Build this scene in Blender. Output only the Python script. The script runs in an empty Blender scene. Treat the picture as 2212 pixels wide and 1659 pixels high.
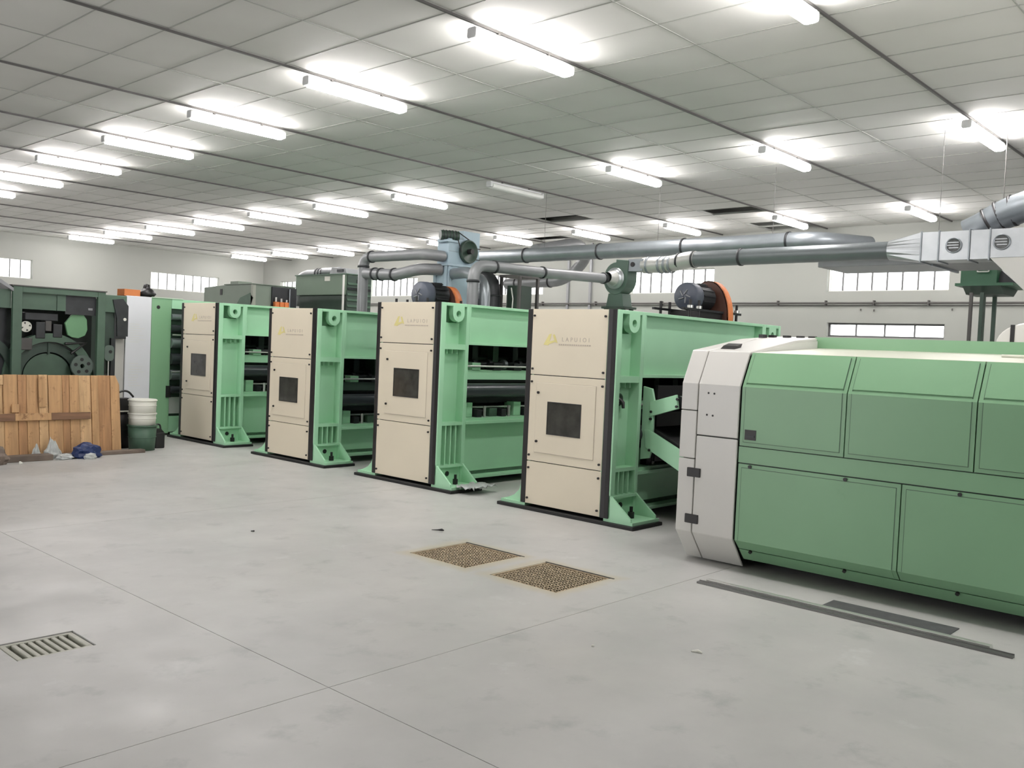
import bpy, bmesh, math, random
from mathutils import Vector, Matrix
random.seed(7)
S = bpy.context.scene
C = S.collection
PI = math.pi

# ------------------------------------------------------------------ camera
F_PX, YAW, PITCH, ROLL, HC = 1959.56, math.radians(42.494), math.radians(-2.247), math.radians(2.484), 1.6
fw = Vector((math.cos(PITCH)*math.cos(YAW), math.cos(PITCH)*math.sin(YAW), math.sin(PITCH)))
rt = fw.cross(Vector((0, 0, 1))).normalized(); up = rt.cross(fw)
r2 = rt*math.cos(ROLL) + up*math.sin(ROLL); u2 = -rt*math.sin(ROLL) + up*math.cos(ROLL)
cam = bpy.data.cameras.new('camera'); cam.sensor_width = 36; cam.lens = F_PX/2212*36; cam.clip_end = 200
co = bpy.data.objects.new('camera', cam); C.objects.link(co)
m = Matrix((r2, u2, -fw)).transposed().to_4x4(); m.translation = (0, 0, HC)
co.matrix_world = m; S.camera = co

# ------------------------------------------------------------------ world, exposure
W = bpy.data.worlds.new('world'); S.world = W; W.use_nodes = True
bg = W.node_tree.nodes['Background']
bg.inputs[0].default_value = (1.0, 0.975, 0.985, 1); bg.inputs[1].default_value = 5.5
S.view_settings.view_transform = 'Standard'; S.view_settings.look = 'None'
S.view_settings.gamma = 1; S.view_settings.use_curve_mapping = False
S.view_settings.exposure = 0.0
LAMP = 76.0            # radiance of the lit tubes

# ------------------------------------------------------------------ materials
def lin(c):
    return tuple((v/255/12.92 if v/255 <= .04045 else ((v/255+.055)/1.055)**2.4) for v in c) + (1,)
MATS = {}
def mat(name, col, rough=.5, metal=0, var=.06, scale=3., bump=0., bscale=60., spec=.5, dirt=None, stretch=None):
    if name in MATS: return MATS[name]
    M = bpy.data.materials.new(name); M.use_nodes = True
    N = M.node_tree.nodes; L = M.node_tree.links; b = N['Principled BSDF']
    b.inputs['Roughness'].default_value = rough; b.inputs['Metallic'].default_value = metal
    b.inputs['Specular IOR Level'].default_value = spec
    tc = N.new('ShaderNodeTexCoord'); src = tc.outputs['Object']
    if stretch:
        mp = N.new('ShaderNodeMapping'); mp.inputs['Scale'].default_value = stretch
        L.new(src, mp.inputs[0]); src = mp.outputs[0]
    nz = N.new('ShaderNodeTexNoise'); nz.inputs['Scale'].default_value = scale; nz.inputs['Detail'].default_value = 5
    L.new(src, nz.inputs['Vector'])
    rp = N.new('ShaderNodeValToRGB'); c = lin(col)
    rp.color_ramp.elements[0].position = .3; rp.color_ramp.elements[1].position = .7
    rp.color_ramp.elements[0].color = tuple(max(0, v*(1-var)) for v in c[:3]) + (1,)
    rp.color_ramp.elements[1].color = tuple(min(1, v*(1+var)) for v in c[:3]) + (1,)
    L.new(nz.outputs['Fac'], rp.inputs[0]); out = rp.outputs[0]
    if dirt:
        n2 = N.new('ShaderNodeTexNoise'); n2.inputs['Scale'].default_value = dirt[1]; n2.inputs['Detail'].default_value = 8
        n2.inputs['Roughness'].default_value = .7; L.new(tc.outputs['Object'], n2.inputs['Vector'])
        r2_ = N.new('ShaderNodeValToRGB'); r2_.color_ramp.elements[0].position = dirt[2]; r2_.color_ramp.elements[1].position = dirt[2]+.12
        L.new(n2.outputs['Fac'], r2_.inputs[0])
        mx = N.new('ShaderNodeMix'); mx.data_type = 'RGBA'
        L.new(r2_.outputs[0], mx.inputs[0]); L.new(out, mx.inputs[6]); mx.inputs[7].default_value = lin(dirt[0]); out = mx.outputs[2]
    L.new(out, b.inputs['Base Color'])
    if bump:
        n3 = N.new('ShaderNodeTexNoise'); n3.inputs['Scale'].default_value = bscale; n3.inputs['Detail'].default_value = 3
        L.new(src, n3.inputs['Vector'])
        bp = N.new('ShaderNodeBump'); bp.inputs['Strength'].default_value = bump; bp.inputs['Distance'].default_value = .01
        L.new(n3.outputs['Fac'], bp.inputs['Height']); L.new(bp.outputs[0], b.inputs['Normal'])
    MATS[name] = M
    return M

green = mat('loom_green', (168, 217, 180), .36, var=.04, scale=2, dirt=((154, 206, 168), 1.2, .66))
cgreen = mat('card_green', (126, 168, 131), .38, var=.04, scale=1.3, dirt=((116, 156, 121), 1.5, .68))
dgreen = mat('old_green', (70, 94, 78), .5, var=.12, scale=4, dirt=((40, 58, 48), 3, .64))
ddgreen = mat('dark_green', (48, 66, 56), .5, var=.12, scale=4)
cream = mat('cream_paint', (220, 211, 190), .4, var=.025, scale=1.5)
white = mat('white_paint', (208, 207, 202), .3, var=.02, scale=1.5)
beige = mat('beige_top', (196, 198, 182), .4, var=.03)
black = mat('black_plastic', (26, 25, 26), .45, var=.1)
rubber = mat('black_rubber', (20, 21, 21), .6, var=.15)
darkm = mat('dark_metal', (48, 50, 52), .45, .4, var=.15, scale=8)
rollm = mat('roller_rubber', (58, 62, 66), .3, .2, var=.1, stretch=(1, 12, 12))
greym = mat('grey_pipe', (128, 130, 132), .42, .15, var=.06, scale=4)
galv = mat('galvanised_steel', (176, 180, 182), .33, .75, var=.08, scale=5, bump=.05, bscale=9)
galvd = mat('dull_galvanised', (142, 148, 152), .38, .6, var=.08, scale=5)
bluegrey = mat('blue_grey_sheet', (152, 172, 182), .42, var=.04, scale=3)
motorm = mat('motor_grey', (74, 80, 92), .5, var=.1, scale=6)
orange = mat('orange_guard', (206, 118, 62), .5, var=.08)
glassd = mat('dark_window', (62, 62, 58), .12, var=.3, scale=9)
wallm = mat('wall_paint', (152, 154, 148), .8, var=.02, scale=.6, bump=.04, bscale=30)
tilem = mat('ceiling_tile', (196, 196, 192), .8, var=.03, scale=1.2, bump=.05, bscale=80)
gridm = mat('ceiling_grid', (150, 152, 146), .6, var=.04)
voidm = mat('ceiling_void', (40, 40, 40), .9)
condm = mat('conduit_dark', (74, 72, 70), .5, var=.1)
wood2 = mat('pallet_wood_pale', (198, 164, 122), .75, var=.2, scale=2.6, stretch=(9, 9, .8), dirt=((120, 88, 60), 6, .56), bump=.2, bscale=20)
wood3 = mat('pallet_wood_brown', (168, 128, 90), .75, var=.25, scale=3, stretch=(9, 9, .8), dirt=((92, 64, 44), 6, .58), bump=.2, bscale=20)
wood = mat('pallet_wood', (184, 146, 104), .75, var=.22, scale=2.2, stretch=(9, 9, .8), dirt=((126, 90, 60), 7, .57), bump=.2, bscale=20)
woodd = mat('dark_wood', (122, 92, 70), .8, var=.25, scale=3, stretch=(1, 9, 9))
timberm = mat('timber_board', (112, 100, 90), .8, var=.25, scale=4)
blue = mat('blue_plastic', (26, 46, 92), .45, var=.15, scale=8)
bagm = mat('clear_bag', (176, 180, 178), .4, var=.15, scale=14, dirt=((110, 112, 108), 10, .6))
greydrum = mat('drum_green', (72, 100, 82), .5, var=.06)
whitedrum = mat('drum_white', (214, 214, 204), .5, var=.03)
steel = mat('brushed_steel', (206, 206, 202), .32, .7, var=.08, stretch=(8, .6, 8))
matm = mat('rubber_mat', (74, 76, 76), .75, var=.2, scale=12, bump=.3, bscale=90)
grate = mat('rusty_mesh', (168, 152, 126), .7, var=.25, scale=20)
drainm = mat('drain_iron', (176, 176, 164), .55, .1, var=.08, scale=10)
jointm = mat('joint_filler', (92, 92, 90), .9)
pitm = mat('pit_dark', (44, 42, 38), .95, var=.3)
yellowp = mat('yellow_print', (212, 202, 136), .6, var=.15)
greyp = mat('grey_print', (184, 174, 160), .6, var=.15)
capm = mat('lamp_cap', (196, 198, 198), .5)
silver = mat('silver_sleeve', (190, 190, 186), .4, .4, var=.1, bump=.3, bscale=18)

def floor_mat():
    M = bpy.data.materials.new('polished_concrete'); M.use_nodes = True
    N = M.node_tree.nodes; L = M.node_tree.links; b = N['Principled BSDF']
    tc = N.new('ShaderNodeTexCoord'); src = tc.outputs['Object']
    def noise(sc, det, rg=.5, st=None):
        n = N.new('ShaderNodeTexNoise'); n.inputs['Scale'].default_value = sc; n.inputs['Detail'].default_value = det; n.inputs['Roughness'].default_value = rg
        L.new(src, n.inputs['Vector']); return n.outputs['Fac']
    def ramp(f, p0, p1, c0=(0, 0, 0, 1), c1=(1, 1, 1, 1)):
        r = N.new('ShaderNodeValToRGB'); r.color_ramp.elements[0].position = p0; r.color_ramp.elements[1].position = p1
        r.color_ramp.elements[0].color = c0; r.color_ramp.elements[1].color = c1; L.new(f, r.inputs[0]); return r.outputs[0]
    def mix(f, a, c, k=1.):
        x = N.new('ShaderNodeMix'); x.data_type = 'RGBA'
        if k != 1:
            mm = N.new('ShaderNodeMath'); mm.operation = 'MULTIPLY'; mm.inputs[1].default_value = k; L.new(f, mm.inputs[0]); f = mm.outputs[0]
        L.new(f, x.inputs[0]); L.new(a, x.inputs[6])
        if isinstance(c, tuple): x.inputs[7].default_value = c
        else: L.new(c, x.inputs[7])
        return x.outputs[2]
    col = ramp(noise(.9, 6, .6), .3, .7, lin((169, 169, 167)), lin((185, 184, 181)))
    col = mix(ramp(noise(3.1, 8, .65), .56, .74), col, lin((142, 145, 143)), .6)
    col = mix(ramp(noise(1.7, 9, .7), .62, .76), col, lin((198, 199, 197)), .75)
    col = mix(ramp(noise(9, 6, .7), .68, .78), col, lin((140, 142, 140)), .5)
    # dust stains round the two mesh grates: soft box distance
    sx = N.new('ShaderNodeSeparateXYZ'); L.new(src, sx.inputs[0])
    def axis(o, c, h):
        a = N.new('ShaderNodeMath'); a.operation = 'SUBTRACT'; a.inputs[1].default_value = c; L.new(o, a.inputs[0])
        d = N.new('ShaderNodeMath'); d.operation = 'ABSOLUTE'; L.new(a.outputs[0], d.inputs[0])
        e = N.new('ShaderNodeMath'); e.operation = 'SUBTRACT'; e.inputs[1].default_value = h; L.new(d.outputs[0], e.inputs[0]); return e.outputs[0]
    for cx, cy in ((4.905, 4.90), (4.915, 4.055)):
        mxx = N.new('ShaderNodeMath'); mxx.operation = 'MAXIMUM'
        L.new(axis(sx.outputs[0], cx, .31), mxx.inputs[0]); L.new(axis(sx.outputs[1], cy, .31), mxx.inputs[1])
        ad = N.new('ShaderNodeMath'); ad.operation = 'MULTIPLY_ADD'; ad.inputs[1].default_value = .16; L.new(noise(4, 5), ad.inputs[0]); L.new(mxx.outputs[0], ad.inputs[2])
        f = ramp(ad.outputs[0], .10, .19, (1, 1, 1, 1), (0, 0, 0, 1))
        col = mix(f, col, lin((176, 168, 148)), .8)
    L.new(col, b.inputs['Base Color'])
    rr = ramp(noise(2.3, 6, .6), .3, .7, (.36, .36, .36, 1), (.55, .55, .55, 1)); L.new(rr, b.inputs['Roughness'])
    b.inputs['Specular IOR Level'].default_value = .4
    bp = N.new('ShaderNodeBump'); bp.inputs['Strength'].default_value = .06; bp.inputs['Distance'].default_value = .01
    L.new(noise(5, 6), bp.inputs['Height']); L.new(bp.outputs[0], b.inputs['Normal'])
    return M
floorm = floor_mat()

def emit_mat(name, col, s):
    M = bpy.data.materials.new(name); M.use_nodes = True; N = M.node_tree.nodes
    b = N['Principled BSDF']; b.inputs['Base Color'].default_value = (.9, .9, .9, 1)
    b.inputs['Emission Color'].default_value = col; b.inputs['Emission Strength'].default_value = s
    return M
tube_on = emit_mat('lit_tube', (1.0, .952, .945, 1), LAMP)
tube_off = mat('unlit_tube', (214, 216, 212), .3)

def glass_mat():
    M = bpy.data.materials.new('window_glass'); M.use_nodes = True; N = M.node_tree.nodes; L = M.node_tree.links
    N.remove(N['Principled BSDF']); o = N['Material Output']
    t = N.new('ShaderNodeBsdfTransparent'); t.inputs[0].default_value = (.93, .95, .94, 1)
    g = N.new('ShaderNodeBsdfGlossy'); g.inputs['Roughness'].default_value = .05
    mx = N.new('ShaderNodeMixShader'); mx.inputs[0].default_value = .06
    L.new(t.outputs[0], mx.inputs[1]); L.new(g.outputs[0], mx.inputs[2]); L.new(mx.outputs[0], o.inputs[0])
    return M
glass = glass_mat()

# ------------------------------------------------------------------ mesh builder
def unit(v): return Vector(v).normalized()
class MB:
    def __init__(s): s.v = []; s.f = []; s.sm = []
    def add(s, vs, fs, smooth=False):
        n = len(s.v); s.v += [tuple(v) for v in vs]; s.f += [tuple(i+n for i in f) for f in fs]; s.sm += [smooth]*len(fs); return s
    def box(s, x0, x1, y0, y1, z0, z1):
        x0, x1 = sorted((x0, x1)); y0, y1 = sorted((y0, y1)); z0, z1 = sorted((z0, z1))
        v = [(x0,y0,z0),(x1,y0,z0),(x1,y1,z0),(x0,y1,z0),(x0,y0,z1),(x1,y0,z1),(x1,y1,z1),(x0,y1,z1)]
        return s.add(v, [(0,3,2,1),(4,5,6,7),(0,1,5,4),(1,2,6,5),(2,3,7,6),(3,0,4,7)])
    def prism(s, poly, ax, a, b):
        """poly: 2-D points; ax 'x': (y,z), 'y': (x,z), 'z': (x,y)"""
        def p(q, t): return (t, q[0], q[1]) if ax == 'x' else ((q[0], t, q[1]) if ax == 'y' else (q[0], q[1], t))
        n = len(poly); v = [p(q, a) for q in poly] + [p(q, b) for q in poly]
        f = [tuple(range(n))[::-1], tuple(range(n, 2*n))] + [(i, (i+1) % n, n+(i+1) % n, n+i) for i in range(n)]
        return s.add(v, f)
    def cyl(s, p0, p1, r, seg=20, r1=None, cap=True, smooth=True):
        p0, p1 = Vector(p0), Vector(p1); r1 = r if r1 is None else r1
        d = (p1-p0).normalized(); a = d.orthogonal().normalized(); b = d.cross(a)
        v = []
        for P, R in ((p0, r), (p1, r1)):
            for i in range(seg):
                t = 2*PI*i/seg; v.append(P + a*math.cos(t)*R + b*math.sin(t)*R)
        s.add(v, [(i, (i+1) % seg, seg+(i+1) % seg, seg+i) for i in range(seg)], smooth)
        if cap:
            s.add(v[:seg], [tuple(range(seg))[::-1]]); s.add(v[seg:], [tuple(range(seg))])
        return s
    def lathe(s, o, d, prof, seg=28):
        """prof: list of (t along d, radius)"""
        o = Vector(o); d = unit(d); a = d.orthogonal().normalized(); b = d.cross(a); v = []; f = []
        for t, r in prof:
            for i in range(seg):
                k = 2*PI*i/seg; v.append(o + d*t + (a*math.cos(k) + b*math.sin(k))*max(r, 1e-4))
        for j in range(len(prof)-1):
            for i in range(seg): f.append((j*seg+i, j*seg+(i+1) % seg, (j+1)*seg+(i+1) % seg, (j+1)*seg+i))
        return s.add(v, f, True)
    def tube(s, pts, r, seg=16, cap=True):
        pts = [Vector(p) for p in pts]; n = len(pts); rs = r if isinstance(r, (list, tuple)) else [r]*n
        t0 = (pts[1]-pts[0]).normalized(); a = t0.orthogonal().normalized(); v = []
        for i, p in enumerate(pts):
            t = ((pts[min(i+1, n-1)]-p).normalized() + (p-pts[max(i-1, 0)]).normalized()).normalized()
            a = (a - t*a.dot(t)).normalized(); b = t.cross(a)
            v += [p + (a*math.cos(2*PI*k/seg) + b*math.sin(2*PI*k/seg))*rs[i] for k in range(seg)]
        f = [(i*seg+k, i*seg+(k+1) % seg, (i+1)*seg+(k+1) % seg, (i+1)*seg+k) for i in range(n-1) for k in range(seg)]
        s.add(v, f, True)
        if cap: s.add(v[:seg], [tuple(range(seg))[::-1]]); s.add(v[-seg:], [tuple(range(seg))])
        return s
    def ring(s, p, d, r, w=.02, h=.012):
        p = Vector(p); d = unit(d)
        return s.lathe(p - d*w/2, d, [(0, r), (0, r+h), (w, r+h), (w, r)], 24)
    def rounded(s, x0, x1, y0, y1, z0, z1, r, ax='z', seg=4):
        def rr(a0, a1, b0, b1):
            q = []
            for cx, cy, t0 in ((a1-r, b1-r, 0), (a0+r, b1-r, PI/2), (a0+r, b0+r, PI), (a1-r, b0+r, 1.5*PI)):
                for i in range(seg+1): t = t0 + PI/2*i/seg; q.append((cx+r*math.cos(t), cy+r*math.sin(t)))
            return q
        if ax == 'z': return s.prism(rr(x0, x1, y0, y1), 'z', z0, z1)
        if ax == 'x': return s.prism(rr(y0, y1, z0, z1), 'x', x0, x1)
        return s.prism(rr(x0, x1, z0, z1), 'y', y0, y1)
    def plate_hole(s, outer, ctr, r, ax, a, b):
        """flat plate with a round hole; outer polygon resampled radially"""
        n = 32; ci = []; oo = []
        for i in range(n):
            t = 2*PI*i/n; dx, dy = math.cos(t), math.sin(t); best = 1e9
            for j in range(len(outer)):
                x1, y1 = outer[j][0]-ctr[0], outer[j][1]-ctr[1]; k = (j+1) % len(outer); x2, y2 = outer[k][0]-ctr[0], outer[k][1]-ctr[1]
                den = dx*(y2-y1) - dy*(x2-x1)
                if abs(den) < 1e-9: continue
                q = (x1*(y2-y1) - y1*(x2-x1))/den; u = (x1*dy - y1*dx)/den
                if q > 0 and -1e-6 <= u <= 1+1e-6: best = min(best, q)
            ci.append((ctr[0]+dx*r, ctr[1]+dy*r)); oo.append((ctr[0]+dx*best, ctr[1]+dy*best))
        def p(q, t): return (t, q[0], q[1]) if ax == 'x' else ((q[0], t, q[1]) if ax == 'y' else (q[0], q[1], t))
        v = [p(q, a) for q in ci] + [p(q, a) for q in oo] + [p(q, b) for q in ci] + [p(q, b) for q in oo]; f = []
        for i in range(n):
            k = (i+1) % n
            f += [(i, k, n+k, n+i), (2*n+i, 3*n+i, 3*n+k, 2*n+k), (i, 2*n+i, 2*n+k, k), (n+i, n+k, 3*n+k, 3*n+i)]
        return s.add(v, f)
    def mesh(s, name):
        me = bpy.data.meshes.new(name); me.from_pydata(s.v, [], s.f); me.update()
        me.polygons.foreach_set('use_smooth', s.sm)
        bm = bmesh.new(); bm.from_mesh(me); bmesh.ops.recalc_face_normals(bm, faces=bm.faces); bm.to_mesh(me); bm.free()
        return me
    def build(s, name, m, parent=None, bevel=0):
        o = bpy.data.objects.new(name, s.mesh(name)); C.objects.link(o); o.data.materials.append(m)
        if parent: o.parent = parent
        if bevel:
            b = o.modifiers.new('bevel', 'BEVEL'); b.width = bevel; b.segments = 2; b.limit_method = 'ANGLE'
        return o
def bx(name, m, parent, *a, bevel=0): return MB().box(*a).build(name, m, parent, bevel)
def thing(name, label, cat, loc=(0, 0, 0), rz=0, group=None):
    o = bpy.data.objects.new(name, None); o.empty_display_size = .1; C.objects.link(o); o.location = loc; o.rotation_euler = (0, 0, rz)
    return tag(o, label, cat, group)
def tag(o, label, cat, group=None):
    o['label'] = label; o['category'] = cat
    if group: o['group'] = group
    return o
def struct(o): o['kind'] = 'structure'; return o
def share(o, name, loc, parent, m=None):
    c = bpy.data.objects.new(name, o.data); C.objects.link(c); c.location = loc; c.parent = parent; return c
def copy_tree(o, parent=None):
    c = o.copy(); C.objects.link(c)
    if parent: c.parent = parent
    for ch in list(o.children): copy_tree(ch, c)
    return c
def fillet(path, r, n=6):
    P = [Vector(p) for p in path]; out = [P[0]]
    for i in range(1, len(P)-1):
        a = (P[i-1]-P[i]); b = (P[i+1]-P[i]); k = min(r, a.length*.49, b.length*.49); A = P[i]+a.normalized()*k; B = P[i]+b.normalized()*k
        for j in range(n+1):
            t = j/n; out.append(A*(1-t)**2 + P[i]*2*t*(1-t) + B*t*t)
    return out + [P[-1]]
def text_mesh(name, s, size, m, parent, M4, depth=.0015):
    cu = bpy.data.curves.new(name, 'FONT'); cu.body = s; cu.size = size; cu.extrude = depth; cu.align_x = 'CENTER'
    t = bpy.data.objects.new(name, cu); C.objects.link(t)
    me = bpy.data.meshes.new_from_object(t.evaluated_get(bpy.context.evaluated_depsgraph_get()))
    bpy.data.objects.remove(t); me.materials.clear(); me.materials.append(m)
    o = bpy.data.objects.new(name, me); C.objects.link(o); o.parent = parent; o.matrix_local = M4; return o

# ------------------------------------------------------------------ the hall
ZC, XW, YW, X0, Y0 = 4.28, 17.66, 28.3, -4.0, -4.0
# floor: slabs between the saw-cut joints, with pits under the grates
PITS = [(4.60, 5.21, 4.595, 5.205), (4.61, 5.22, 3.75, 4.36), (1.60, 1.975, 4.60, 4.90)]
fl = struct(MB().box(X0-.2, XW+.2, Y0-.2, YW+.2, -.6, -.55).build('floor', pitm))
jx, jy = [X0-.2, 2.515, 9.2, XW+.2], [Y0-.2, 3.369, 7.6, 11.83, 16.06, 20.3, 24.5, YW+.2]
for i in range(len(jx)-1):
    for j in range(len(jy)-1):
        a0, a1, b0, b1 = jx[i]+.002, jx[i+1]-.002, jy[j]+.002, jy[j+1]-.002
        hs = [h for h in PITS if h[0] > a0 and h[1] < a1 and h[2] > b0 and h[3] < b1]
        xs = sorted({a0, a1} | {h[0] for h in hs} | {h[1] for h in hs}); ys = sorted({b0, b1} | {h[2] for h in hs} | {h[3] for h in hs})
        me = MB()
        for p in range(len(xs)-1):
            for q in range(len(ys)-1):
                cx, cy = (xs[p]+xs[p+1])/2, (ys[q]+ys[q+1])/2
                if any(h[0] < cx < h[1] and h[2] < cy < h[3] for h in hs): continue
                me.box(xs[p], xs[p+1], ys[q], ys[q+1], -.25, 0)
        o = me.build('concrete_slab', floorm, fl)
bx('joint_sand', pitm, fl, X0-.2, XW+.2, Y0-.2, YW+.2, -.3, -.252)
for x in jx[1:-1]: bx('joint_filler', jointm, fl, x-.002, x+.002, Y0, YW, -.25, -.003)
for y in jy[1:-1]: bx('joint_filler', jointm, fl, X0, XW, y-.002, y+.002, -.25, -.0035)
# walls with window openings
def wall(name, along, pos, lo, hi, holes, thick):
    me = MB(); us = sorted({lo, hi} | {h[0] for h in holes} | {h[1] for h in holes}); zs = sorted({-.3, 5.0} | {h[2] for h in holes} | {h[3] for h in holes})
    for i in range(len(us)-1):
        for j in range(len(zs)-1):
            cu, cz = (us[i]+us[i+1])/2, (zs[j]+zs[j+1])/2
            if any(h[0] < cu < h[1] and h[2] < cz < h[3] for h in holes): continue
            if along == 'y': me.box(pos, pos+thick, us[i], us[i+1], zs[j], zs[j+1])
            else: me.box(us[i], us[i+1], pos, pos+thick, zs[j], zs[j+1])
    return struct(me.build(name, wallm))
UP = (3.01, 3.56)
WR = [(5.44, 7.75)+UP, (10.31, 12.6)+UP, (15.25, 17.5)+UP, (20.1, 22.42)+UP, (24.95, 27.22)+UP, (5.47, 7.70, 2.11, 2.39)]
WL = [(7.7, 10.02)+UP, (13.58, 15.96)+UP]
wall('wall_back', 'y', XW, Y0-.2, YW+.2, WR, .22)
wall('wall_left', 'x', YW, X0-.2, XW, WL, .22)
# unseen doorways added behind the camera so sky light fills the machine fronts
DF, DR = (5.5, 11.0, -.3, 3.8), (4.2, 11.6, -.3, 3.8)
wall('wall_front', 'y', X0, Y0, YW, [DF], -.2)
wall('wall_right', 'x', Y0, X0-.2, XW, [DR], -.2)
bx('ramp', floorm, fl, X0-1.6, X0-.2, DF[0], DF[1], -.25, 0); bx('ramp', floorm, fl, DR[0], DR[1], Y0-1.6, Y0-.2, -.25, 0)  # floor strips outside the added doorways
d1 = bpy.data.objects.new('door_fill_1', None); C.objects.link(d1); struct(d1); d2 = bpy.data.objects.new('door_fill_2', None); C.objects.link(d2); struct(d2)
for a in (DF[0], DF[1]-.1): bx('fill_door_jamb', greym, d1, X0-.16, X0-.04, a, a+.1, 0, 3.8)
bx('fill_door_drum', greym, d1, X0-.18, X0-.02, DF[0]+.1, DF[1]-.1, 3.55, 3.79)
for a in (DR[0], DR[1]-.1): bx('fill_door_jamb', greym, d2, a, a+.1, Y0-.16, Y0-.04, 0, 3.8)
bx('fill_door_drum', greym, d2, DR[0]+.1, DR[1]-.1, Y0-.18, Y0-.02, 3.55, 3.79)
framew = mat('window_frame_white', (214, 214, 208), .5); framed = mat('window_frame_dark', (92, 92, 92), .5)
def window(n, along, pos, h, panes, fm, fr):
    root = bpy.data.objects.new('window_%d' % n, None); C.objects.link(root); struct(root)
    u0, u1, z0, z1 = h; c0, c1 = pos+.09, pos+.13
    def B(name, m, a, b, z_, zz, d0=c0, d1=c1):
        return bx(name, m, root, d0, d1, a, b, z_, zz) if along == 'y' else bx(name, m, root, a, b, d0, d1, z_, zz)
    B('frame_rail', fm, u0, u1, z0, z0+fr); B('frame_rail', fm, u0, u1, z1-fr, z1)
    B('frame_stile', fm, u0, u0+fr, z0+fr, z1-fr); B('frame_stile', fm, u1-fr, u1, z0+fr, z1-fr)
    w = (u1-u0)/panes
    for i in range(panes):
        if i: B('mullion', framed, u0+w*i-.012, u0+w*i+.012, z0+fr, z1-fr)
        B('pane', glass, u0+w*i+.013, u0+w*(i+1)-.013, z0+fr, z1-fr, c0+.018, c0+.022)
for i, h in enumerate(WR): window(i+1, 'y', XW, h, 4 if i == 5 else 8, framed if i == 5 else framew, .035 if i == 5 else .02)
for i, h in enumerate(WL): window(i+7, 'x', YW, h, 8, framew, .02)

# ceiling: hung grid, one object per tile for the tiles that show largest
TX, TY, GX, GY = .599, 1.1735, 3.836, 4.277
g = MB()
nx0, nx1 = math.floor((X0-GX)/TX), math.ceil((XW-GX)/TX); ny0, ny1 = math.floor((Y0-GY)/TY), math.ceil((YW-GY)/TY)
for i in range(nx0, nx1+1):
    x = GX+i*TX
    if X0 < x < XW: g.box(x-.005, x+.005, Y0, YW, ZC-.003, ZC+.03)
for j in range(ny0, ny1+1):
    y = GY+j*TY
    if Y0 < y < YW: g.box(X0, XW, y-.006, y+.006, ZC-.004, ZC+.03)
ceil = struct(g.build('ceiling', gridm))
bx('roof_deck', voidm, ceil, X0-.2, XW+.2, Y0-.2, YW+.2, 4.95, 5.0)
MISS = set()
for (x, y) in ((14.35, 12.1), (14.75, 8.15), (16.6, 8.8), (17.1, 7.95), (16.5, 14.3)): MISS.add((math.floor((x-GX)/TX), math.floor((y-GY)/TY)))
tiles = []
for i in range(nx0, nx1):
    for j in range(ny0, ny1):
        if (i, j) in MISS: continue
        x, y = GX+(i+.5)*TX, GY+(j+.5)*TY
        d = Vector((x, y, ZC-HC)); z = d.dot(fw); vis = z > 1 and abs(d.dot(r2)/z) < .60 and abs(d.dot(u2)/z) < .46
        tiles.append((0 if vis else 1, d.length, x, y))
tiles.sort()
tm = MB().box(-TX/2+.006, TX/2-.006, -TY/2+.007, TY/2-.007, 0, .015).mesh('ceiling_tile'); tm.materials.append(tilem)
rest = MB()
for k, (_, _, x, y) in enumerate(tiles):
    if k < 300:
        o = bpy.data.objects.new('ceiling_tile', tm); C.objects.link(o); o.location = (x, y, ZC+random.uniform(0, .003)); o.parent = ceil
        o.rotation_euler = (random.uniform(-.0012, .0012), random.uniform(-.003, .003), 0)
    else: rest.box(x-TX/2+.006, x+TX/2-.006, y-TY/2+.007, y+TY/2-.007, ZC+.001, ZC+.016)
rest.build('ceiling_tile_field', tilem, ceil)['kind'] = 'stuff'

# ------------------------------------------------------------------ tube lights and their conduits
ORD = ['first', 'second', 'third', 'fourth', 'fifth', 'sixth', 'seventh', 'eighth', 'ninth', 'tenth', 'eleventh', 'twelfth', 'thirteenth']
CY = [5.45+2.347*k for k in range(-3, 10)]
def make_lamp(lit):
    r = thing('tube_light', '', 'light')
    bx('housing', capm, r, .02, 1.28, -.03, .03, .04, .065)
    MB().rounded(.05, 1.25, -.065, .065, -.04, .038, .035, 'x', 3).build('diffuser', tube_on if lit else tube_off, r)
    for a, b in ((0, .05), (1.25, 1.29)): MB().rounded(a, b, -.05, .05, -.028, .06, .02, 'x', 3).build('end_cap', capm, r)
    for x in (.32, .97): bx('hanger_clip', condm, r, x-.012, x+.012, -.014, .014, .065, .10)
    return r
lampA = make_lamp(True); used = False
ROWN = {0: 'leftmost', 1: 'nearest', 2: 'middle', 3: 'farthest'}
for row, x0, ks in ((1, 5.27, range(1, 13)), (2, 10.32, range(2, 13)), (3, 15.38, range(2, 13))):
    idx = 0
    for k in ks:
        y = CY[k]; idx += 1
        if row == 2 and k == 5:
            r = make_lamp(False); r['label'] = 'unlit tube light hanging dark among the lit ones of the middle row'
        else:
            r = copy_tree(lampA) if used else lampA; used = True
            r['label'] = 'lit tube light in the %s row, %s from the right' % (ROWN[row], ORD[idx-1])
        r['category'] = 'light'; r['group'] = 'ceiling tube lights'; r.location = (x0, y, 4.165)
for k, y in enumerate(CY):
    me = MB().box(X0+.01, XW-.01, y-.010, y+.010, ZC-.026, ZC-.006)
    o = me.build('ceiling_conduit', condm)
    tag(o, 'thin dark conduit along the ceiling, %s counted from the camera side' % ORD[k], 'conduit', 'ceiling conduits')

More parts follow.
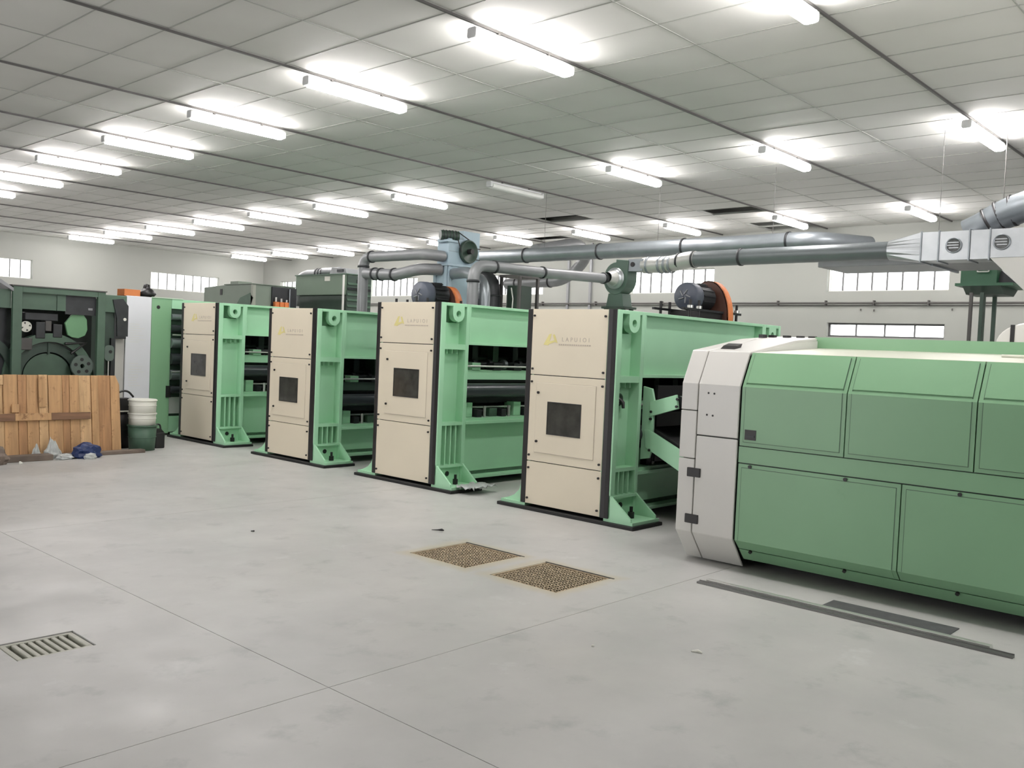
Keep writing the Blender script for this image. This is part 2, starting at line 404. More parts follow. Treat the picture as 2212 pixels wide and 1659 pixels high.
# ------------------------------------------------------------------ needle looms
def bolt(parent, x, y, z, r=.011, m=black, d=(-1, 0, 0)):
    p = Vector((x, y, z)); return MB().cyl(p, p+Vector(d)*.014, r, 10).build('bolt', m, parent)
SR, SL = -1.05, .07          # right and left side planes (local y)
def side_frame(root, xa, xb, H, zs, hole=None, mirror=False):
    """one end column: core, flanges, ribs, lug, foot; xa..xb local depth, visible on the -y side"""
    me = MB()
    me.box(xa+.03, xb-.01, -.93, -.01, .06, H-.215); me.box(xa+.03, xb-.01, -.80, -.01, H-.215, H-.004); me.box(xa+.03, xa+.07, -.93, -.8, H-.215, H); me.box(xb-.09, xb-.01, -.93, -.8, H-.215, H); me.box(xa+.03, xb-.01, -.93, -.8, H-.012, H-.004)
    for s, y0, y1 in ((1, -.92, SR), (-1, -.03, SL)):
        me.box(xa+(.02 if s < 0 else 0), xa+.065, y0, y1, .06, H); me.box(xb-.05, xb, y0, y1, .06, H)
        me.box(xa+.065, xb-.05, y0, y1, H-.035, H)
    me.build('column', green, root, .004)
    for z, t in ((zs['rib1'], .06), (zs['rib2'], .035)):
        bx('rib', green, root, xa+.065, xb-.05, -.92, SR+.006, z-t, z)
    n = 3
    for i in range(1, n+1):
        x = xa+.065+(xb-xa-.115)*i/(n+1)
        bx('rib', green, root, x-.008, x+.008, -.92, SR+.02, .27, zs['rib2']-.035)
        bx('rib', green, root, x-.006, x+.006, -.92, SR+.05, zs['rib1']-.11, zs['rib1']-.06)
    # lifting lug
    cx, cz, rr = (xa+xb)/2+.035, H-.118, .088
    if mirror: cx -= .03
    out = [(cx+rr, H-.03), (cx-rr, H-.03)] + [(cx+rr*math.cos(PI+PI*i/12), cz+rr*math.sin(PI+PI*i/12)) for i in range(13)]
    lug = MB().plate_hole(out, (cx, cz), .036, 'y', -.985, SR-.004).build('lifting_lug', green, root)
    # feet: two gussets and a toe plate on each side
    for s in (1, -1):
        ys = SR if s > 0 else SL; sg = -1 if s > 0 else 1
        pts = [(ys-sg*.05, .06), (ys-sg*.05, .275), (ys, .275)] + ([(ys+sg*.235, .09)] if s > 0 else []) + [(ys+sg*.255*(1-math.cos(t)), .275-.2*math.sin(t)) for t in ((.5, .9, 1.2) if s < 0 else ())] + [(ys+sg*.235, .06)]
        for x in (xa, xb-.035): MB().prism(pts, 'x', x+(0 if s > 0 else .02), x+.022+(0 if s > 0 else .02)).build('gusset', green, root)
        bx('toe_plate', green, root, xa, xb, ys-sg*.07, ys+sg*.26, .032, .062)
        bx('foot_web', green, root, xa+.022, xb-.035, ys-sg*.06, ys-sg*.02, .06, .25)
        if s > 0:
            bx('rib', green, root, xa+.022, xb-.035, ys-.02, ys+.08, .245, .27)
            xm = (xa+xb)/2
            j = MB().cyl((xm, ys-.09, .062), (xm, ys-.09, .12), .032, 6).build('jacking_bolt', black, root)
            MB().cyl((xm, ys-.09, .12), (xm, ys-.09, .17), .016, 10).build('shank', black, j)
            MB().cyl((xm-.03, ys+.02, .17), (xm-.03, ys+.012, .17), .028, 12).build('access_hole', black, root)
    bx('base_pad', rubber, root, xa-.045, xb+.01, -1.345, .345, 0, .033, bevel=.006)

def make_loom(v, loc, label, print_on=True):
    root = thing('needle_loom', label, 'machine', loc, 0, 'green needle looms in a row')
    A = v == 'A'
    H = 2.075 if A else 2.0
    s1, s2 = (1.605, .70) if A else (1.35, .49)
    zs = dict(rib1=1.62 if A else 1.385, rib2=.745 if A else .525)
    hi, lo = (1.62, .75) if A else (1.375, .475)
    LEN = 3.24
    side_frame(root, 0, .43, H, zs); side_frame(root, LEN-.43, LEN, H, zs, mirror=True)
    # front cladding
    bx('backing_sheet', black, root, .022, .03, -.95, .0, .06, H-.01)
    cw = -.935
    for (za, zb) in ((s1+.004, H), (s2+.004, s1-.004), (.062, s2-.004)):
        p = bx('panel', cream, root, -.002, .02, cw+.003, -.003, za, zb, bevel=.002)
        e = .055
        for yy in (-.03, cw+.03):
            for zz in (za+e, zb-e-.01): bolt(p, -.002, yy, zz)
    dy0, dy1, dz0, dz1 = (-.135, -.845, .785, 1.513) if A else (-.095, -.83, .583, 1.276)
    d = bx('door', cream, root, -.008, -.0025, dy1, dy0, dz0, dz1, bevel=.002)
    # fine dark reveal round the door
    rv = MB(); q = .004
    rv.box(-.0035, -.0022, dy1-q, dy0+q, dz0-q, dz0); rv.box(-.0035, -.0022, dy1-q, dy0+q, dz1, dz1+q)
    rv.box(-.0035, -.0022, dy1-q, dy1, dz0, dz1); rv.box(-.0035, -.0022, dy0, dy0+q, dz0, dz1)
    rv.build('door_seam', greyp, root)
    wy0, wy1, wz0, wz1 = (-.29, -.71, 1.0, 1.31) if A else (-.255, -.66, .78, 1.086)
    w = bx('viewing_window', glassd, d, -.0095, -.0075, wy1, wy0, wz0, wz1)
    fr = MB(); t = .008
    fr.box(-.012, -.008, wy1-t, wy0+t, wz0-t, wz0); fr.box(-.012, -.008, wy1-t, wy0+t, wz1, wz1+t); fr.box(-.012, -.008, wy1-t, wy1, wz0, wz1); fr.box(-.012, -.008, wy0, wy0+t, wz0, wz1)
    fr.build('window_gasket', black, d)
    for z in (dz0+.11, dz1-.1):
        MB().cyl((-.008, dy0-.03, z), (-.022, dy0-.03, z), .013, 12).build('latch', black, d)
    bx('corner_strip', black, root, -.004, .05, .002, .062, .06, H+.002, bevel=.006)
    MB().prism([(-.004, -.937), (-.012, -.95), (-.004, -.985), (-.006, -1.03), (.01, -1.038), (.05, -1.038), (.05, -.937)], 'z', .06, H+.002).build('corner_strip', black, root)
    # faded maker's mark
    mz, my = (1.855, -.34) if A else (1.70, -.25)
    for pts in ([(.095, -.05), (.03, -.055), (-.005, .06), (.025, .055)], [(.03, -.045), (-.05, -.02), (-.06, .0), (.045, -.02)], [(-.02, .05), (-.045, .055), (-.085, -.03), (-.05, -.02)]):
        MB().prism([(my+a, mz+b) for a, b in pts], 'x', -.0036, -.0024).build('printed_emblem', yellowp, root)
    R = Matrix(((0, 0, -1), (-1, 0, 0), (0, 1, 0))).to_4x4()
    for k, ch in enumerate('LAPUIOI'):
        M4 = R.copy(); M4.translation = (-.0024, my-.15-k*.053, mz-.012)
        text_mesh('printed_letter', ch, .058, greyp, root, M4, .0008)
    dsh = MB()
    for k in range(15): dsh.box(-.0034, -.0024, my-.10-k*.0265, my-.118-k*.0265, mz-.05, mz-.037)
    dsh.build('printed_line', greyp, root)['kind'] = 'stuff'
    # long beams between the end columns
    xa, xb = .43, LEN-.43
    for s, y0, y1 in ((1, SR, SR+.14), (-1, SL, SL-.14)):
        u = MB(); yw0, yw1 = (y0+.10, y0+.12) if s > 0 else (y0-.12, y0-.10)
        u.box(xa, xb, yw0, yw1, hi, H-.03); u.box(xa, xb, y0, y1, H-.03, H); u.box(xa, xb, y0, y1, hi-.002, hi+.028)
        u.box(xa, xa+.02, y0, yw1, hi+.028, H-.03); u.box(xb-.02, xb, y0, yw1, hi+.028, H-.03)
        u.build('upper_beam', green, root, .003)
        b = MB(); b.box(xa, xb, yw0, yw1, .10, lo); b.box(xa, xb, y0, y1, lo-.035, lo); b.box(xa, xb, y0, y1, .085, .115)
        b.build('lower_beam', green, root, .003)
        bx('bed_plate', green, root, xa, xb, y0 + (.03 if s > 0 else -.03), y1 + (.2 if s > 0 else -.2), lo, lo+.03)
    bx('top_deck', darkm, root, xa, xb, SR+.14, SL-.14, H-.04, H-.01)
    bx('bottom_deck', ddgreen, root, xa, xb, SR+.1, SL-.1, .12, .16)
    # needle beam, stripper, rolls
    zr = lo+.345
    bx('needle_beam', green if A else ddgreen, root, xa, xb, -.86, -.16, zr+.12, zr+.235, bevel=.004)
    bx('needle_board', black, root, xa, xb, -.80, -.2, zr+.085, zr+.12)
    rl = MB().cyl((xa, -.93, zr), (xb, -.93, zr), .082, 24).build('draw_roller', rollm, root)
    MB().cyl((xa, -.06, zr), (xb, -.06, zr), .082, 24).build('draw_roller', rollm, root)
    bx('stripper_plate', darkm, root, xa, xb, -.82, -.18, zr-.02, zr+.0)
    bx('lamella_bed', darkm, root, xa, xb, -.78, -.22, zr-.16, zr-.07)
    for i in range(7):
        x = xa+.18+i*.36
        bx('push_rod', darkm if i % 2 else dgreen, root, x-.05, x+.05, -.62, -.4, zr+.235, hi+.05, bevel=.004)
        bx('bearing_block', green if i % 3 == 0 else darkm, root, x+.06, x+.2, -.88, -.76, zr+.235, zr+.32, bevel=.006)
    for i in range(6):
        x = xa+.12+i*.42
        bx('pedestal', green if i % 2 == 0 else dgreen, root, x, x+.13, -.9, -.74, lo+.03, lo+(.2 if i % 2 == 0 else .13), bevel=.006)
        bx('roller_bracket', darkm, root, x+.16, x+.24, -.95, -.82, lo+.03, lo+.12, bevel=.005)
        MB().cyl((x+.3, -.93, lo+.03), (x+.3, -.93, lo+.16), .018, 10).build('adjusting_spindle', steel, root)
    MB().cyl((xa, -.84, lo+.14), (xb, -.84, lo+.14), .013, 10).build('tie_rod', steel, root)
    MB().cyl((xa, -.9, zr+.28), (xb, -.9, zr+.28), .012, 10).build('tie_rod', steel, root)
    for k, (y, z, r) in enumerate(((-.72, zr+.30, .03), (-.5, zr+.36, .045), (-.66, lo+.2, .035), (-.8, lo+.09, .022), (-.35, zr+.27, .03))):
        if z+r < hi+.1: MB().cyl((xa, y, z), (xb, y, z), r, 12).build('drive_shaft', darkm, root)
    for i in range(9):
        x = xa+.1+i*.27; MB().cyl((x, -.72, zr+.30), (x+.05, -.72, zr+.30), .06, 14).build('eccentric', darkm if i % 3 else galvd, root)
        if i % 2: MB().cyl((x, -.66, lo+.2), (x+.07, -.66, lo+.2), .075, 14).build('gear_wheel', darkm, root)
    bx('dark_filler', black, root, xa, xb, -.40, -.385, zr-.1, hi)  # black sheet added to make the loom interior darker
    bx('machine_core', ddgreen, root, xa, xb, -.6, -.42, .16, zr-.16)
    return root
loomA = make_loom('A', (6.8, 8.36, 0), 'green and cream needle loom with an orange-guarded motor on top, plastic sheet at its foot')
loomA2 = copy_tree(loomA); loomA2.location = (6.8, 13.065, 0); loomA2['label'] = 'farthest and smallest-looking of the cream-fronted needle looms, next to the white panel'
loomB = make_loom('B', (6.8, 5.985, 0), 'cream-fronted needle loom nearest the camera, beside the long low green carding machine')
loomB2 = copy_tree(loomB); loomB2.location = (6.8, 10.655, 0); loomB2['label'] = 'second cream-fronted needle loom from the left, with a grey pipe rising from its top'

ap = MB().lathe((.22, -.93, 1.16), (0, -1, 0), [(0, .06), (.012, .06), (.012, .048), (.002, .046), (.002, 0)], 24).build('access_port', dgreen, loomB)
MB().tube([(.22, -.935, 1.16), (.225, -.98, 1.13), (.22, -.99, 1.08)], [.03, .02, .014], 10).build('grease_fitting', black, ap)
# inlet arms of the nearest loom (they carry the feed belt)
fa = thing('feed_conveyor', 'green side arms with a black feed belt entering the nearest needle loom', 'conveyor', (7.35, 4.9, 0))
def loc(o): return o
for k, x in enumerate((7.33, 9.45)):
    P = x-7.35
    MB().prism([(.09, 1.29), (-.01, 1.27), (-.04, 1.16), (-.04, .70), (-.01, .60), (.09, .58)], 'x', P, P+.03).build('side_plate', green, fa, .004)
    MB().prism([(.0, 1.145), (-.29, 1.232), (-.315, 1.10), (.0, 1.0)], 'x', P-.01, P+.02).build('upper_arm', green, fa, .004)
    MB().prism([(.05, .87), (0, .875), (-.62, .60), (-.56, .42), (.03, .70)], 'x', P-.01, P+.02).build('lower_arm', green, fa, .004)
    if not k:
        for y, z in ((-.02, 1.05), (-.015, .98), (-.02, .68), (-.305, 1.19), (-.3, 1.12)):
            MB().cyl((P, y, z), (P-.02, y, z), .013, 8).build('bolt', black, fa)
MB().prism([(.0, .90), (-.66, .60), (-.67, .57), (-.62, .54), (.0, .82)], 'x', .03, 2.1).build('feed_belt', rubber, fa)
MB().prism([(.0, 1.04), (-.28, 1.13), (-.28, 1.19), (.0, 1.10)], 'x', .03, 2.1).build('top_belt', rubber, fa)
MB().cyl((.02, -.29, 1.16), (2.1, -.29, 1.16), .06, 16).build('nose_roller', darkm, fa)
MB().cyl((.02, -.63, .57), (2.1, -.63, .57), .05, 16).build('tail_roller', darkm, fa)
bx('belt_guard', black, fa, .1, 2.0, .0, .03, .56, 1.3)
for x in (-.01, 2.09): bx('support_leg', ddgreen, fa, x, x+.05, -.5, -.44, 0, .52)

# clear plastic sheet by the loom foot
me = MB(); nx, ny = 12, 8; v = []; 
for j in range(ny+1):
    for i in range(nx+1):
        v.append((.40*i/nx-.18, .24*j/ny-.13 + .03*math.sin(i*.9), .015+.035*abs(math.sin(i*1.3+j*.8))+.02*random.random()))
fs = [(j*(nx+1)+i, j*(nx+1)+i+1, (j+1)*(nx+1)+i+1, (j+1)*(nx+1)+i) for j in range(ny) for i in range(nx)]
me.add(v, fs, True)
o = me.build('plastic_sheet', bagm); o.location = (7.05, 6.95, .033); o.rotation_euler = (0, 0, .15)
so = o.modifiers.new('thick', 'SOLIDIFY'); so.thickness = .004
tag(o, 'crumpled clear plastic sheet lying at the foot of a needle loom', 'plastic sheet')

# ------------------------------------------------------------------ carding machine
cd = thing('carding_machine', 'long low green carding machine with chamfered covers and a white end hood', 'machine', (6.3, 1.4, 0))
def cp(pts, y0, y1, name, m, bev=0, par=None): return MB().prism([(x-6.3, z) for x, z in pts], 'y', y0-1.4, y1-1.4).build(name, m, par or cd, bev)
YE = -1.6
core = [(6.36, .10), (6.15, .245), (6.15, 1.38), (6.272, 1.625), (7.4, 1.69), (9.3, 1.69), (9.3, .1)]
cp(core, YE, 3.30, 'body', ddgreen)
cp([(6.262, 1.647), (6.262, 1.63), (7.4, 1.695), (7.4, 1.713)], YE, 3.29, 'top_cover', beige)
bx('roof_rail', cgreen, cd, 7.4-6.3, 7.46-6.3, YE-1.4, 3.32-1.4, 1.69, 1.806)
bx('roof_deck', beige, cd, 7.46-6.3, 9.2-6.3, YE-1.4, 3.32-1.4, 1.69, 1.80)
def cover(y1, y0, z0, z1, slope, n=1):
    """frame sheet with a slightly raised inner leaf, folded over the upper (slope>0) or lower chamfer"""
    def prof(a, b, off):
        if slope > 0:
            q = [(6.12-off, a), (6.12-off, 1.39), (6.248-off*.9, b)]; r_ = [(6.262, b), (6.14, 1.385), (6.14, a)]
        else:
            q = [(6.12-off, b), (6.12-off, .243), (6.12-off+(.243-a)*1.05, a)]; r_ = [(6.14+(.243-a)*1.05, a), (6.14, .247), (6.14, b)]
        return q + r_
    c = cp(prof(z0, z1, 0), y0, y1, 'cover', cgreen)
    i = .03
    if slope > 0:
        cp(prof(z0+i, 1.39-.0, .004)[:2] + [(6.13, 1.39), (6.13, z0+i)], y0+i, y1-i, 'inner_leaf', cgreen, par=c)
        q = [(6.114, 1.392+.03), (6.114+.118, z1-.012), (6.13+.118, z1-.012), (6.13, 1.392+.03)]
        q = [(6.132, 1.418), (6.24, 1.633), (6.255, 1.63), (6.147, 1.41)]
        cp([(x-.004, z+.003) for x, z in q], y0+i, y1-i, 'sloping_leaf', cgreen, par=c)
    else:
        cp([(6.116, z1-i), (6.116, .243), (6.12+(.243-z0-.012)*1.05-.004, z0+.012), (6.14+(.243-z0-.012)*1.05, z0+.012), (6.13, .25), (6.13, z1-i)], y0+i, y1-i, 'inner_leaf', cgreen, par=c)
    sm = MB(); e = .004
    if slope > 0:
        a0, a1, b0, b1 = y0+i, y1-i, z0+i, 1.39
        for q in ((a0-e, a1+e, b0-e, b0), (a0-e, a1+e, b1-e, b1), (a0-e, a0, b0, b1), (a1, a1+e, b0, b1)): sm.box(6.1185-6.3, 6.1205-6.3, q[0]-1.4, q[1]-1.4, q[2], q[3])
        for q in ((a0-e, a0), (a1, a1+e)): sm.prism([(6.127-6.3, 1.41), (6.238-6.3, 1.633), (6.245-6.3, 1.63), (6.134-6.3, 1.405)], 'y', q[0]-1.4, q[1]-1.4)
    else:
        a0, a1, b0, b1 = y0+i, y1-i, .245, z1-i
        for q in ((a0-e, a1+e, b1, b1+e), (a0-e, a0, b0, b1), (a1, a1+e, b0, b1)): sm.box(6.1185-6.3, 6.1205-6.3, q[0]-1.4, q[1]-1.4, q[2], q[3])
    sm.build('panel_gap', dgreen, c)['kind'] = 'stuff'
    return c
edges = [3.29, 2.497, 1.672, .85, .03, -.79, YE]
for a, b in zip(edges, edges[1:]): c = cover(a-.004, b+.004, .953, 1.645, 1)
bx('middle_rail', cgreen, cd, 6.122-6.3, 6.15-6.3, YE-1.4, 3.29-1.4, .827, .946)
ed2 = [3.29, 2.10, .93, -.24, YE]
for a, b in zip(ed2, ed2[1:]): cover(a-.004, b+.004, .172, .818, -1)
cp([(6.195, .167), (6.275, .08), (6.40, .08), (6.40, .167)], YE, 3.285, 'bottom_rail', cgreen)
bx('foot_beam', black, cd, 6.75-6.3, 7.0-6.3, YE-1.4, 3.2-1.4, 0, .12)
bx('foot_beam', black, cd, 8.8-6.3, 9.0-6.3, YE-1.4, 3.2-1.4, 0, .12)
for y in (3.19, 2.475, 1.74, 1.0):
    MB().cyl((6.117-6.3, y-1.4, .803), (6.108-6.3, y-1.4, .803), .013, 10).build('bolt', black, cd)
    MB().cyl((6.20-6.3, y-1.4, .163), (6.185-6.3, y-1.4, .155), .013, 10).build('bolt', black, cd)
h = MB().box(6.112-6.3, 6.118-6.3, 3.155-1.4, 3.245-1.4, 1.0, 1.075).build('recessed_handle', black, cd)
bx('handle_lip', darkm, h, 6.109-6.3, 6.113-6.3, 3.165-1.4, 3.235-1.4, 1.02, 1.035)
# white end hood
def hood(pr, y0, y1, name, par=None): return cp(pr, y0, y1, name, white, .006, par)
top = [(6.116, 1.0), (6.116, 1.392), (6.243, 1.65), (7.0, 1.765), (7.62, 1.81), (7.62, 1.79), (7.0, 1.74), (6.26, 1.62), (6.14, 1.385), (6.14, 1.0)]
low = [(6.116, .992), (6.116, .242), (6.30, .012), (6.32, .012), (6.14, .25), (6.14, .992)]
cp([(6.27, 1.64), (7.0, 1.742), (7.62, 1.79), (7.62, 1.69), (7.38, 1.69), (6.30, 1.63)], 3.298, 3.308, 'hood_side', white)
hood(top, 3.305, 3.652, 'hood_upper'); hood(low, 3.305, 3.652, 'hood_lower')
top2 = [(6.116, 1.185)] + top[1:-1] + [(6.14, 1.185)]
hood(top2, 3.660, 3.80, 'end_strip')
hood([(6.116, 1.180), (6.116, .812), (6.14, .812), (6.14, 1.180)], 3.660, 3.80, 'end_strip')
hood([(6.116, .807)] + low[1:-1] + [(6.14, .807)], 3.660, 3.80, 'end_strip')
cp([(6.40, .03), (6.17, .26), (6.17, 1.37), (6.29, 1.58), (7.0, 1.72), (7.6, 1.77), (9.2, 1.75), (9.2, .03)], 3.31, 3.79, 'hood_core', darkm)
for z in (.705, .345): 
    hg = bx('hinge', black, cd, 6.104-6.3, 6.118-6.3, 3.60-1.4, 3.715-1.4, z-.035, z+.035, bevel=.004)
for y, z in ((3.565, 1.325), (3.515, 1.323), (3.57, 1.158), (3.52, 1.155)):
    MB().cyl((6.117-6.3, y-1.4, z), (6.113-6.3, y-1.4, z), .008, 8).build('screw_hole', black, cd)
MB().prism([(6.3-6.3, 0), (.11, .02), (.13, .05), (.05, .03)], 'y', 3.5-1.4, 3.62-1.4).build('grip', black, cd).location = (.05, 0, 1.665)
for y, x in ((3.75, 7.3), (3.72, 7.42), (3.6, 7.45), (3.5, 7.5), (3.4, 7.52)):
    MB().rounded(x-6.33, x-6.27, y-1.43, y-1.37, 1.785, 1.815, .012).build('clamp', black, cd)
MB().cyl((6.9-6.3, 1.75-1.4, 1.69), (6.9-6.3, 1.55-1.4, 1.69), .015, 8).build('lid_handle', beige, cd)

# white rounded cover of the unit behind the card
wc = thing('rounded_cover', 'white rounded machine cover rising behind the carding machine at the right edge', 'machine', (8.1, 1.0, 1.80))
pr = [(0, 0)] + [(.0 + .25*(1-math.cos(t*PI/2/8)), .17*math.sin(t*PI/2/8)) for t in range(9)] + [(.9, .17), (.9, 0)]
MB().prism([(-x, z) for x, z in pr], 'x', -.3, .6).build('cover', white, wc, .01).location = (0, 1.03, 0)
bx('seal', black, wc, -.305, -.295, .90, .93, .0, .15)

# ------------------------------------------------------------------ motors on the looms
def make_motor(loc_, label, L=.46, r=.16, guard=.33, stand=0):
    t = thing('drive_motor', label, 'motor', loc_)
    zc = .27
    if stand: bx('stand', ddgreen, t, .0, L+.2, -.1, .1, -stand, .03)
    MB().lathe((0, 0, zc), (1, 0, 0), [(0, 0), (0, r*.55), (.012, r*.6), (.012, r*.86), (.03, r*.97), (.13, r), (.16, r*.98), (.16, r*.86)], 28).build('fan_cowl', motorm, t)
    g_ = MB()
    for k in range(5):
        a = k*2*PI/5; g_.cyl((-.004, .02*math.cos(a), zc+.02*math.sin(a)), (-.004, .08*math.cos(a+.8), zc+.08*math.sin(a+.8)), .008, 6)
    g_.build('cowl_grille', greym, t)
    MB().cyl((.15, 0, zc), (L, 0, zc), r*.84, 24).build('motor_body', darkm, t)
    for k in range(10):
        a = PI*(-.1+1.2*k/9); c, s = math.cos(a), math.sin(a)
        MB().box(.18, L-.03, c*r*.92-.006, c*r*.92+.006, zc+s*r*.92-.006, zc+s*r*.92+.006).build('cooling_fin', darkm, t)
    bx('terminal_box', darkm, t, .22, .36, -.06, .06, zc+r*.78, zc+r*1.0, bevel=.008)
    bx('mounting_base', black, t, .02, L+.12, -.2, .2, .03, .11)
    bx('slide_rail', darkm, t, -.35, L+.45, -.22, -.19, .10, .125)
    bx('slide_rail', darkm, t, -.35, L+.45, .16, .19, .10, .125)
    for x in (-.2, -.02, L+.14, L+.36):
        MB().cyl((x, -.205, 0), (x, -.205, .22), .016, 8).build('stud', black, t)
        MB().cyl((x, -.205, .126), (x, -.205, .156), .034, 6).build('nut', steel, t)
        MB().cyl((x, .175, 0), (x, .175, .2), .016, 8).build('stud', black, t)
    # belt guard: arched drum, orange rim
    gx0, gx1, R_ = L+.04, L+.17, guard
    arc = [(-R_*math.cos(PI*i/16)*.82, .06+R_*1.28*math.sin(PI*i/16)) for i in range(17)]
    MB().prism([(R_*.82, 0)] + arc[::-1] + [(-R_*.82, 0)], 'x', gx0, gx0+.02).build('guard_face', mat('brown_guard', (86, 56, 46), .5), t)
    ar = MB()
    o1 = [(-R_*.82, 0)] + arc + [(R_*.82, 0)]
    for i in range(len(o1)-1):
        (a, b), (c, d) = o1[i], o1[i+1]
        ar.add([(gx0, a, b), (gx1, a, b), (gx1, c, d), (gx0, c, d), (gx0, a*.97, b*.98), (gx1, a*.97, b*.98), (gx1, c*.97, d*.98), (gx0, c*.97, d*.98)],
               [(0, 1, 2, 3), (7, 6, 5, 4), (0, 3, 7, 4), (1, 5, 6, 2)], True)
    ar.build('guard_rim', orange, t)
    return t
make_motor((8.80, 5.5, 2.0), 'grey drive motor with an orange belt guard on the nearest needle loom')
make_motor((7.60, 8.63, 1.96), 'dark drive motor with an orange belt guard showing over the third needle loom', .42, .165, .27, 1.96)

# ------------------------------------------------------------------ extraction ducts
def duct(name, label, path, r, m=greym, rings=(), seg=20, bend=.16, ringm=darkm, cat='duct'):
    t = thing(name, label, cat, (path[0][0], path[0][1], path[0][2])); o = Vector(path[0])
    P = [Vector(p)-o for p in path]
    MB().tube(fillet(P, bend), r, seg).build('pipe', m, t)
    for (p, d) in rings: MB().ring(Vector(p)-o, d, r, .03, .012).build('clamp_ring', ringm, t)
    return t
# riser from the second loom, across to the tower
duct('extraction_pipe', 'grey pipe rising from the second loom and turning across to the blue-grey tower',
     [(8.0, 10.26, 1.98), (8.0, 10.26, 2.79), (8.0, 8.95, 2.785), (8.3, 8.95, 2.785)], .073, greym, [((8.0, 10.26, 2.66), (0, 0, 1)), ((8.0, 10.08, 2.79), (0, 1, 0))])
duct('branch_pipe', 'lower grey branch pipe dipping between the riser and the blue-grey tower',
     [(8.0, 10.2, 2.56), (8.0, 9.75, 2.535), (8.0, 9.5, 2.53), (8.02, 9.1, 2.60), (8.3, 8.98, 2.61)], .078, greym, [((8.0, 9.86, 2.541), (0, 1, .05)), ((8.0, 9.58, 2.532), (0, 1, 0)), ((8.0, 10.0, 2.55), (0, 1, .05))], bend=.3)
# riser from the third loom to the fan
duct('extraction_pipe', 'grey pipe rising from the third loom and running level to the green fan',
     [(7.84, 7.9, 2.04), (7.84, 7.9, 2.60), (9.2, 7.9, 2.62), (10.52, 7.9, 2.66)], .07, greym, [((7.84, 7.9, 2.40), (0, 0, 1)), ((8.2, 7.9, 2.605), (1, 0, 0)), ((9.12, 7.9, 2.62), (1, 0, 0)), ((10.46, 7.9, 2.66), (1, 0, 0))], bend=.2)
duct('extraction_pipe', 'second grey riser standing just right of the blue-grey tower',
     [(8.0, 7.86, 2.04), (8.0, 7.86, 2.38), (8.25, 8.4, 2.56), (8.4, 8.86, 2.56)], .075, galvd, [], bend=.2)
# centrifugal fan on a stand
fn = thing('extraction_fan', 'green snail-shaped extraction fan on a stand behind the nearest loom', 'fan', (10.8, 7.85, 0))
sp = [(.0+ (.205+.075*(t/24))*math.cos(PI*.5 - t/24*2*PI*.78)*-1, 2.675+(.205+.075*(t/24))*math.sin(PI*.5 - t/24*2*PI*.78 + PI)) for t in range(25)]
sc = [(.21*math.cos(a), 2.675+.235*math.sin(a)) for a in [PI*.5+PI*1.55*i/20 for i in range(21)]]
sc = sc + [(.21, 2.93), (.0, 2.95)]
dfan = mat('fan_green', (76, 98, 86), .5, var=.08)
MB().prism([(-a, b) for a, b in sc], 'x', -.12, .12).build('scroll', dfan, fn, .008)
MB().lathe((-.12, 0, 2.675), (-1, 0, 0), [(0, .155), (.02, .155), (.02, .13), (.05, .12), (.06, .115), (.06, .1), (.0, .1)], 28).build('inlet_ring', galv, fn)
MB().lathe((-.13, 0, 2.675), (-1, 0, 0), [(0, .11), (.05, .11), (.12, .085), (.18, .075)], 24).build('inlet_cone', silver, fn)
ob = MB().box(-.1, .1, -.45, -.2, 2.775, 2.945).build('outlet_box', galvd, fn)
MB().cyl((-.1, -.28, 2.87), (-.108, -.28, 2.87), .035, 14).build('inspection_port', black, ob)
MB().prism([(-.16, 2.25), (-.12, 2.46), (.12, 2.46), (.16, 2.25)], 'x', -.11, .11).build('saddle', dfan, fn, .006)
for x in (-.1, .1):
    for y in (-.15, .15): bx('stand_leg', ddgreen, fn, x-.025, x+.025, y-.025, y+.025, 0, 2.25)
bx('stand_plate', ddgreen, fn, -.16, .16, -.2, .2, 2.24, 2.27)
# outlet duct to the plenum
t = duct('discharge_duct', 'long dark grey round duct from the green fan to the rectangular galvanised duct',
         [(10.8, 7.4, 2.86), (10.8, 7.0, 2.865), (10.8, 6.75, 2.92), (10.8, 4.0, 2.935)], .105, mat('duct_dark', (108, 114, 116), .35, .3, var=.05),
         [((10.8, 5.92, 2.926), (0, 1, 0)), ((10.8, 6.62, 2.92), (0, 1, 0)), ((10.8, 6.86, 2.9), (0, 1, 0))], bend=.25)
o0 = Vector((10.8, 7.4, 2.86))
MB().tube([Vector(p)-o0 for p in fillet([(10.8, 7.44, 2.86), (10.8, 7.0, 2.865), (10.8, 6.72, 2.92), (10.8, 6.6, 2.921)], .2)], .112, 20).build('flexible_sleeve', silver, t)
for y in (7.35, 7.15, 7.06, 6.98): MB().ring(Vector((10.8, y, 2.862))-o0, (0, 1, 0), .112, .03, .01).build('clamp_ring', galvd, t)
